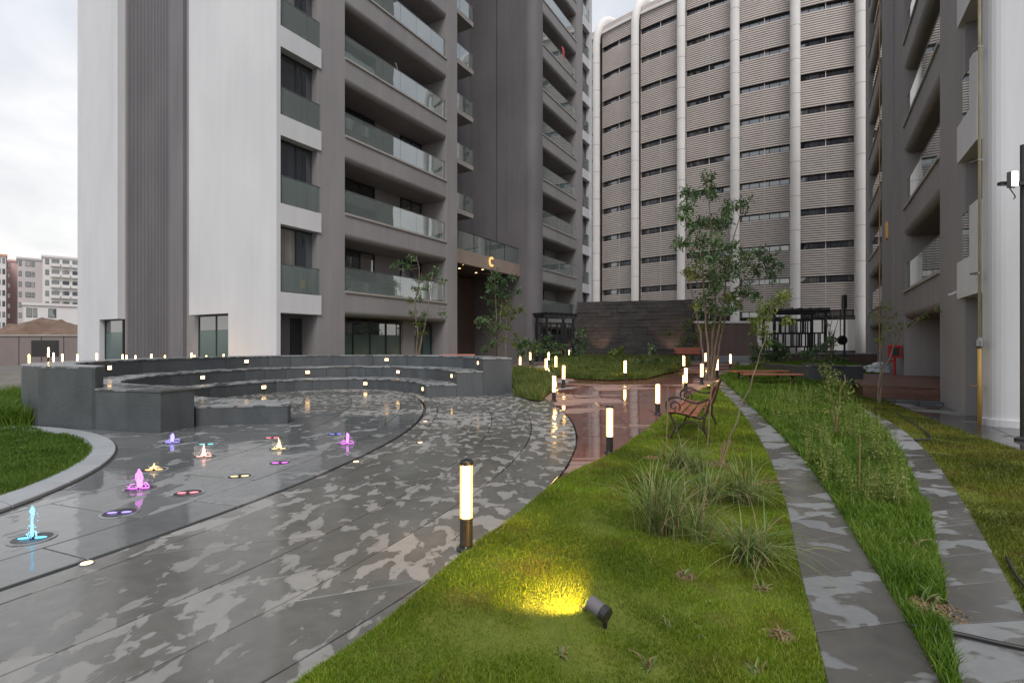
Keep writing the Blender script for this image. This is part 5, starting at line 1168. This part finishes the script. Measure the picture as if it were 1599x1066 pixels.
for px, py, n, L, spd, lb in ((1033, 838, 46, .62, .6, 'tall tufted grass clump left in the lawn'), (1172, 885, 44, .42, .9, 'low spreading grass clump by the stone strip'), (1092, 850, 14, .42, .5, 'thin grass clump between the two large tufts'),
                              (1060, 735, 26, .5, .8, 'pale arching grass clump in front of the bench'), (1160, 790, 44, .5, .75, 'bushy grass clump leaning over the stone strip'), (1105, 790, 30, .45, .7, 'soft grass clump behind the thin one'), (1085, 742, 22, .36, .7, 'short grass clump on the mulch spot below the bench')):
    tuft('grass_tuft', lb, 'grass', pw(px, py)+Vector((0, 0, .015)), int(n*4.2), L*1.22, spd*1.3, w=.006, dry=.16)
for px, py, n, L, lb in ((1070, 905, 9, .09, 'sprout in a brown spot left of the spreading clump'), (1190, 925, 8, .09, 'tiny sprout right of the spreading clump near the strip'), (1045, 985, 9, .10, 'small green sprout right of the spotlight'), (1090, 1000, 3, .07, 'wisp of dry grass low in the lawn'), (1215, 1000, 7, .12, 'dry sprout at the right lawn edge'),
                         (878, 1030, 8, .09, 'dry sprout below the spotlight at left'), (1012, 1052, 8, .13, 'pale dry sprout low in the lawn'), (1178, 1058, 6, .12, 'dry blade sprout at the bottom right of the lawn'), (913, 960, 9, .10, 'bright dry sprout lit by the spotlight'), (1108, 948, 5, .06, 'tiny twin leaved sprout mid lawn'),
                         (1450, 945, 14, .15, 'yellowish sprout clump on bare soil between the strips'), (1452, 965, 9, .11, 'small yellow sprout before the clump on bare soil'), (1435, 865, 12, .2, 'leafy sprout clump in the lower bed'), (1465, 1045, 8, .12, 'dark sprout beside the black hose')):
    tuft('sprout', lb, 'plant', pw(px, py)+Vector((0, 0, .01)), n*1.3, L, .8, w=.009, dry=.4 if 'dry' in lb else .15)
def weed(label, loc, n, h, spread, lsize=.035, mat='weed', stem='weedstem'):
    t = thing('weed_plant', label, 'plant', tuple(loc)); tw = MB(); Ls = []
    for k in range(n):
        a, r = random.uniform(0, 2*PI), spread*math.sqrt(random.random()); b0 = Vector((r*math.cos(a), r*math.sin(a), -.02)); hh = h*random.uniform(.55, 1.1)
        tip = b0+Vector((random.gauss(0, .07)*h, random.gauss(0, .07)*h, hh)); mid = (b0+tip)/2+Vector((random.gauss(0, .03), random.gauss(0, .03), 0)); tw.tube([b0, mid, tip], [.004, .003, .0015], 4)
        m = int(hh/.022)
        for i in range(m):
            u = .12+.88*i/m; q = b0*(1-u)**2+mid*2*u*(1-u)+tip*u*u; Ls.append(leaf_arrays(np.array(q), .012, 2, lsize*(1.15-.6*u), .38, .2))
    tw.build('stems', 'weed', t); leaves('leaves', Ls, mat, t, (0, 0, 0)); return t
random.seed(31)
for px, py, n, h, sp_, lb in ((1285, 735, 16, .42, .16, 'yellow green weed clump beside the near stone strip'), (1272, 700, 12, .38, .16, 'pale weed clump behind the strip side one'), (1375, 735, 18, .5, .14, 'tall yellow weed clump at the farther strip'), (1348, 790, 16, .34, .16, 'leafy weed clump round the cut cane'), (1385, 790, 10, .4, .14, 'thin weed clump right of the cut cane'),
                              (1235, 660, 14, .5, .3, 'whitish weed clump far in the bed'), (1330, 690, 16, .45, .25, 'weed clump right of the brownish sapling'), (1250, 640, 16, .5, .35, 'seed headed weeds at the far end of the bed'), (1345, 665, 12, .4, .25, 'loose weed clump near the farther strip bend'), (1405, 800, 6, .3, .1, 'single low weed before the farther strip'), (1300, 760, 8, .3, .12, 'low weed below the strip side clump')):
    weed(lb, pw(px, py)+Vector((0, 0, .01)), int(n*1.7), h*1.3, sp_*1.1, lsize=.042)
for x, y, r in MULCH+BH:
    pass
def mulch(label, x, y, r):
    V = []; F = []
    for k in range(int(260*(r/.15)**1.3)+20):
        a, q = random.uniform(0, 2*PI), r*math.sqrt(random.random()); c = Vector((x+q*math.cos(a), y+q*math.sin(a), gz(x, y)+.024+.02*random.random()*(1-q/r))); d = Vector((random.gauss(0, 1), random.gauss(0, 1), random.gauss(0, .35))).normalized()*random.uniform(.008, .024); e = d.cross(Vector((0, 0, 1))).normalized()*.004
        b0 = len(V); V += [c-d-e, c+d-e, c+d+e, c-d+e]; F.append((b0, b0+1, b0+2, b0+3))
    o = np_mesh('mulch', np.array([tuple(v) for v in V]), np.array(F), 'drystem', kind='stuff'); tag(o, label, 'mulch')
names = ['dead leaf litter under the left bench stake', 'dead leaf litter round the cut brown stems', 'dead litter round the sprout left of the clump', 'dead litter round the tiny sprout by the strip', 'dead litter at the right lawn edge']
for (x, y, r), nm in zip(MULCH, names): mulch(nm, x, y, r)
mulch('dead leaf litter on bare soil between the two stone strips', *BH[0])
# hoses
P = [pw(1422, 989), pw(1450, 994), pw(1500, 1004), pw(1560, 1018), pw(1640, 1035)]
o = MB().tube([Vector(q)+Vector((0, 0, .045)) for q in spline([tuple(v) for v in P], 6)], .012, 8).build('garden_hose', 'hose', None, smooth=True); tag(o, 'black hose lying across the farther stone strip at lower right', 'hose')
P = [pw(1400, 648), pw(1425, 665), pw(1447, 680), pw(1452, 690), pw(1430, 692)]
o = MB().tube([Vector(q)+Vector((0, 0, .05)) for q in spline([tuple(v) for v in P], 6)], .018, 6).build('garden_hose', 'hose', None, smooth=True); tag(o, 'dark hose curling on the dull lawn near the deck', 'hose')
P = [pw(1572, 880), pw(1585, 905), pw(1599, 925), pw(1625, 960)]
o = MB().tube([Vector(q)+Vector((0, 0, .045)) for q in spline([tuple(v) for v in P], 6)], .010, 6).build('garden_hose', 'hose', None, smooth=True); tag(o, 'black hose at the right edge beside the farther strip', 'hose')

# odd things left on the balconies
def LWp(q, s_, z):
    v = Matrix.Rotation(ROT, 3, 'Z') @ Vector((q, s_, 0)); return Vector((-8.45+v.x, 18.29+v.y, z))
def q_at(px, s_):
    return min((abs(799.5+800*LWp(q/20, s_, 0).x/LWp(q/20, s_, 0).y-px), q/20) for q in range(0, 620))[1]
q = q_at(636, .5); a = LWp(q, .45, Z1+H1*3); o = MB().tube([a, LWp(q-.55, .75, Z1+H1*3+1.75)], .03, 6).build('leaning_pole', 'white_p', None, off=a); o.location = a; tag(o, 'pale pole leaning on the glass of a third floor balcony of the left tower', 'pole')
q = q_at(877, .25); zz = 1.5+(537-78)/800*LWp(q, .25, 0).y
cl = thing('hanging_cloth', 'small red cloth over a high balcony rail at the far bay of the left tower', 'cloth', tuple(LWp(q, .12, zz)), ROT)
V = [(i*.06-.2, .012*math.sin(i*1.7)+(.03 if j > 5 else -.03), .16*j-.9) for j in range(8) for i in range(8)]; np_mesh('fabric', np.array(V), np.array([(j*8+i, j*8+i+1, (j+1)*8+i+1, (j+1)*8+i) for j in range(7) for i in range(7)]), 'red', cl)
for (px, k, lb) in ((700, 1, 'potted plant in the corner of the first balcony above the shop front'), (600, 2, 'potted plant behind the second balcony glass of the left tower')):
    q = q_at(min(px, 684), .7); c = LWp(q, .7, Z1+H1*(k-1)); t = thing('potted_plant', lb, 'plant', tuple(c)); MB().lathe([(.11, 0), (.15, .28), (.16, .3)], 12).build('pot', 'orangewood', t)
    leaves('foliage', [leaf_arrays(np.array([0, 0, .75]), .38, 260, .16, .3)], 'leaf', t, (0, 0, 0)); MB().tube([(0, 0, .25), (.02, 0, .7)], .015, 5).build('stem', 'bark', t)
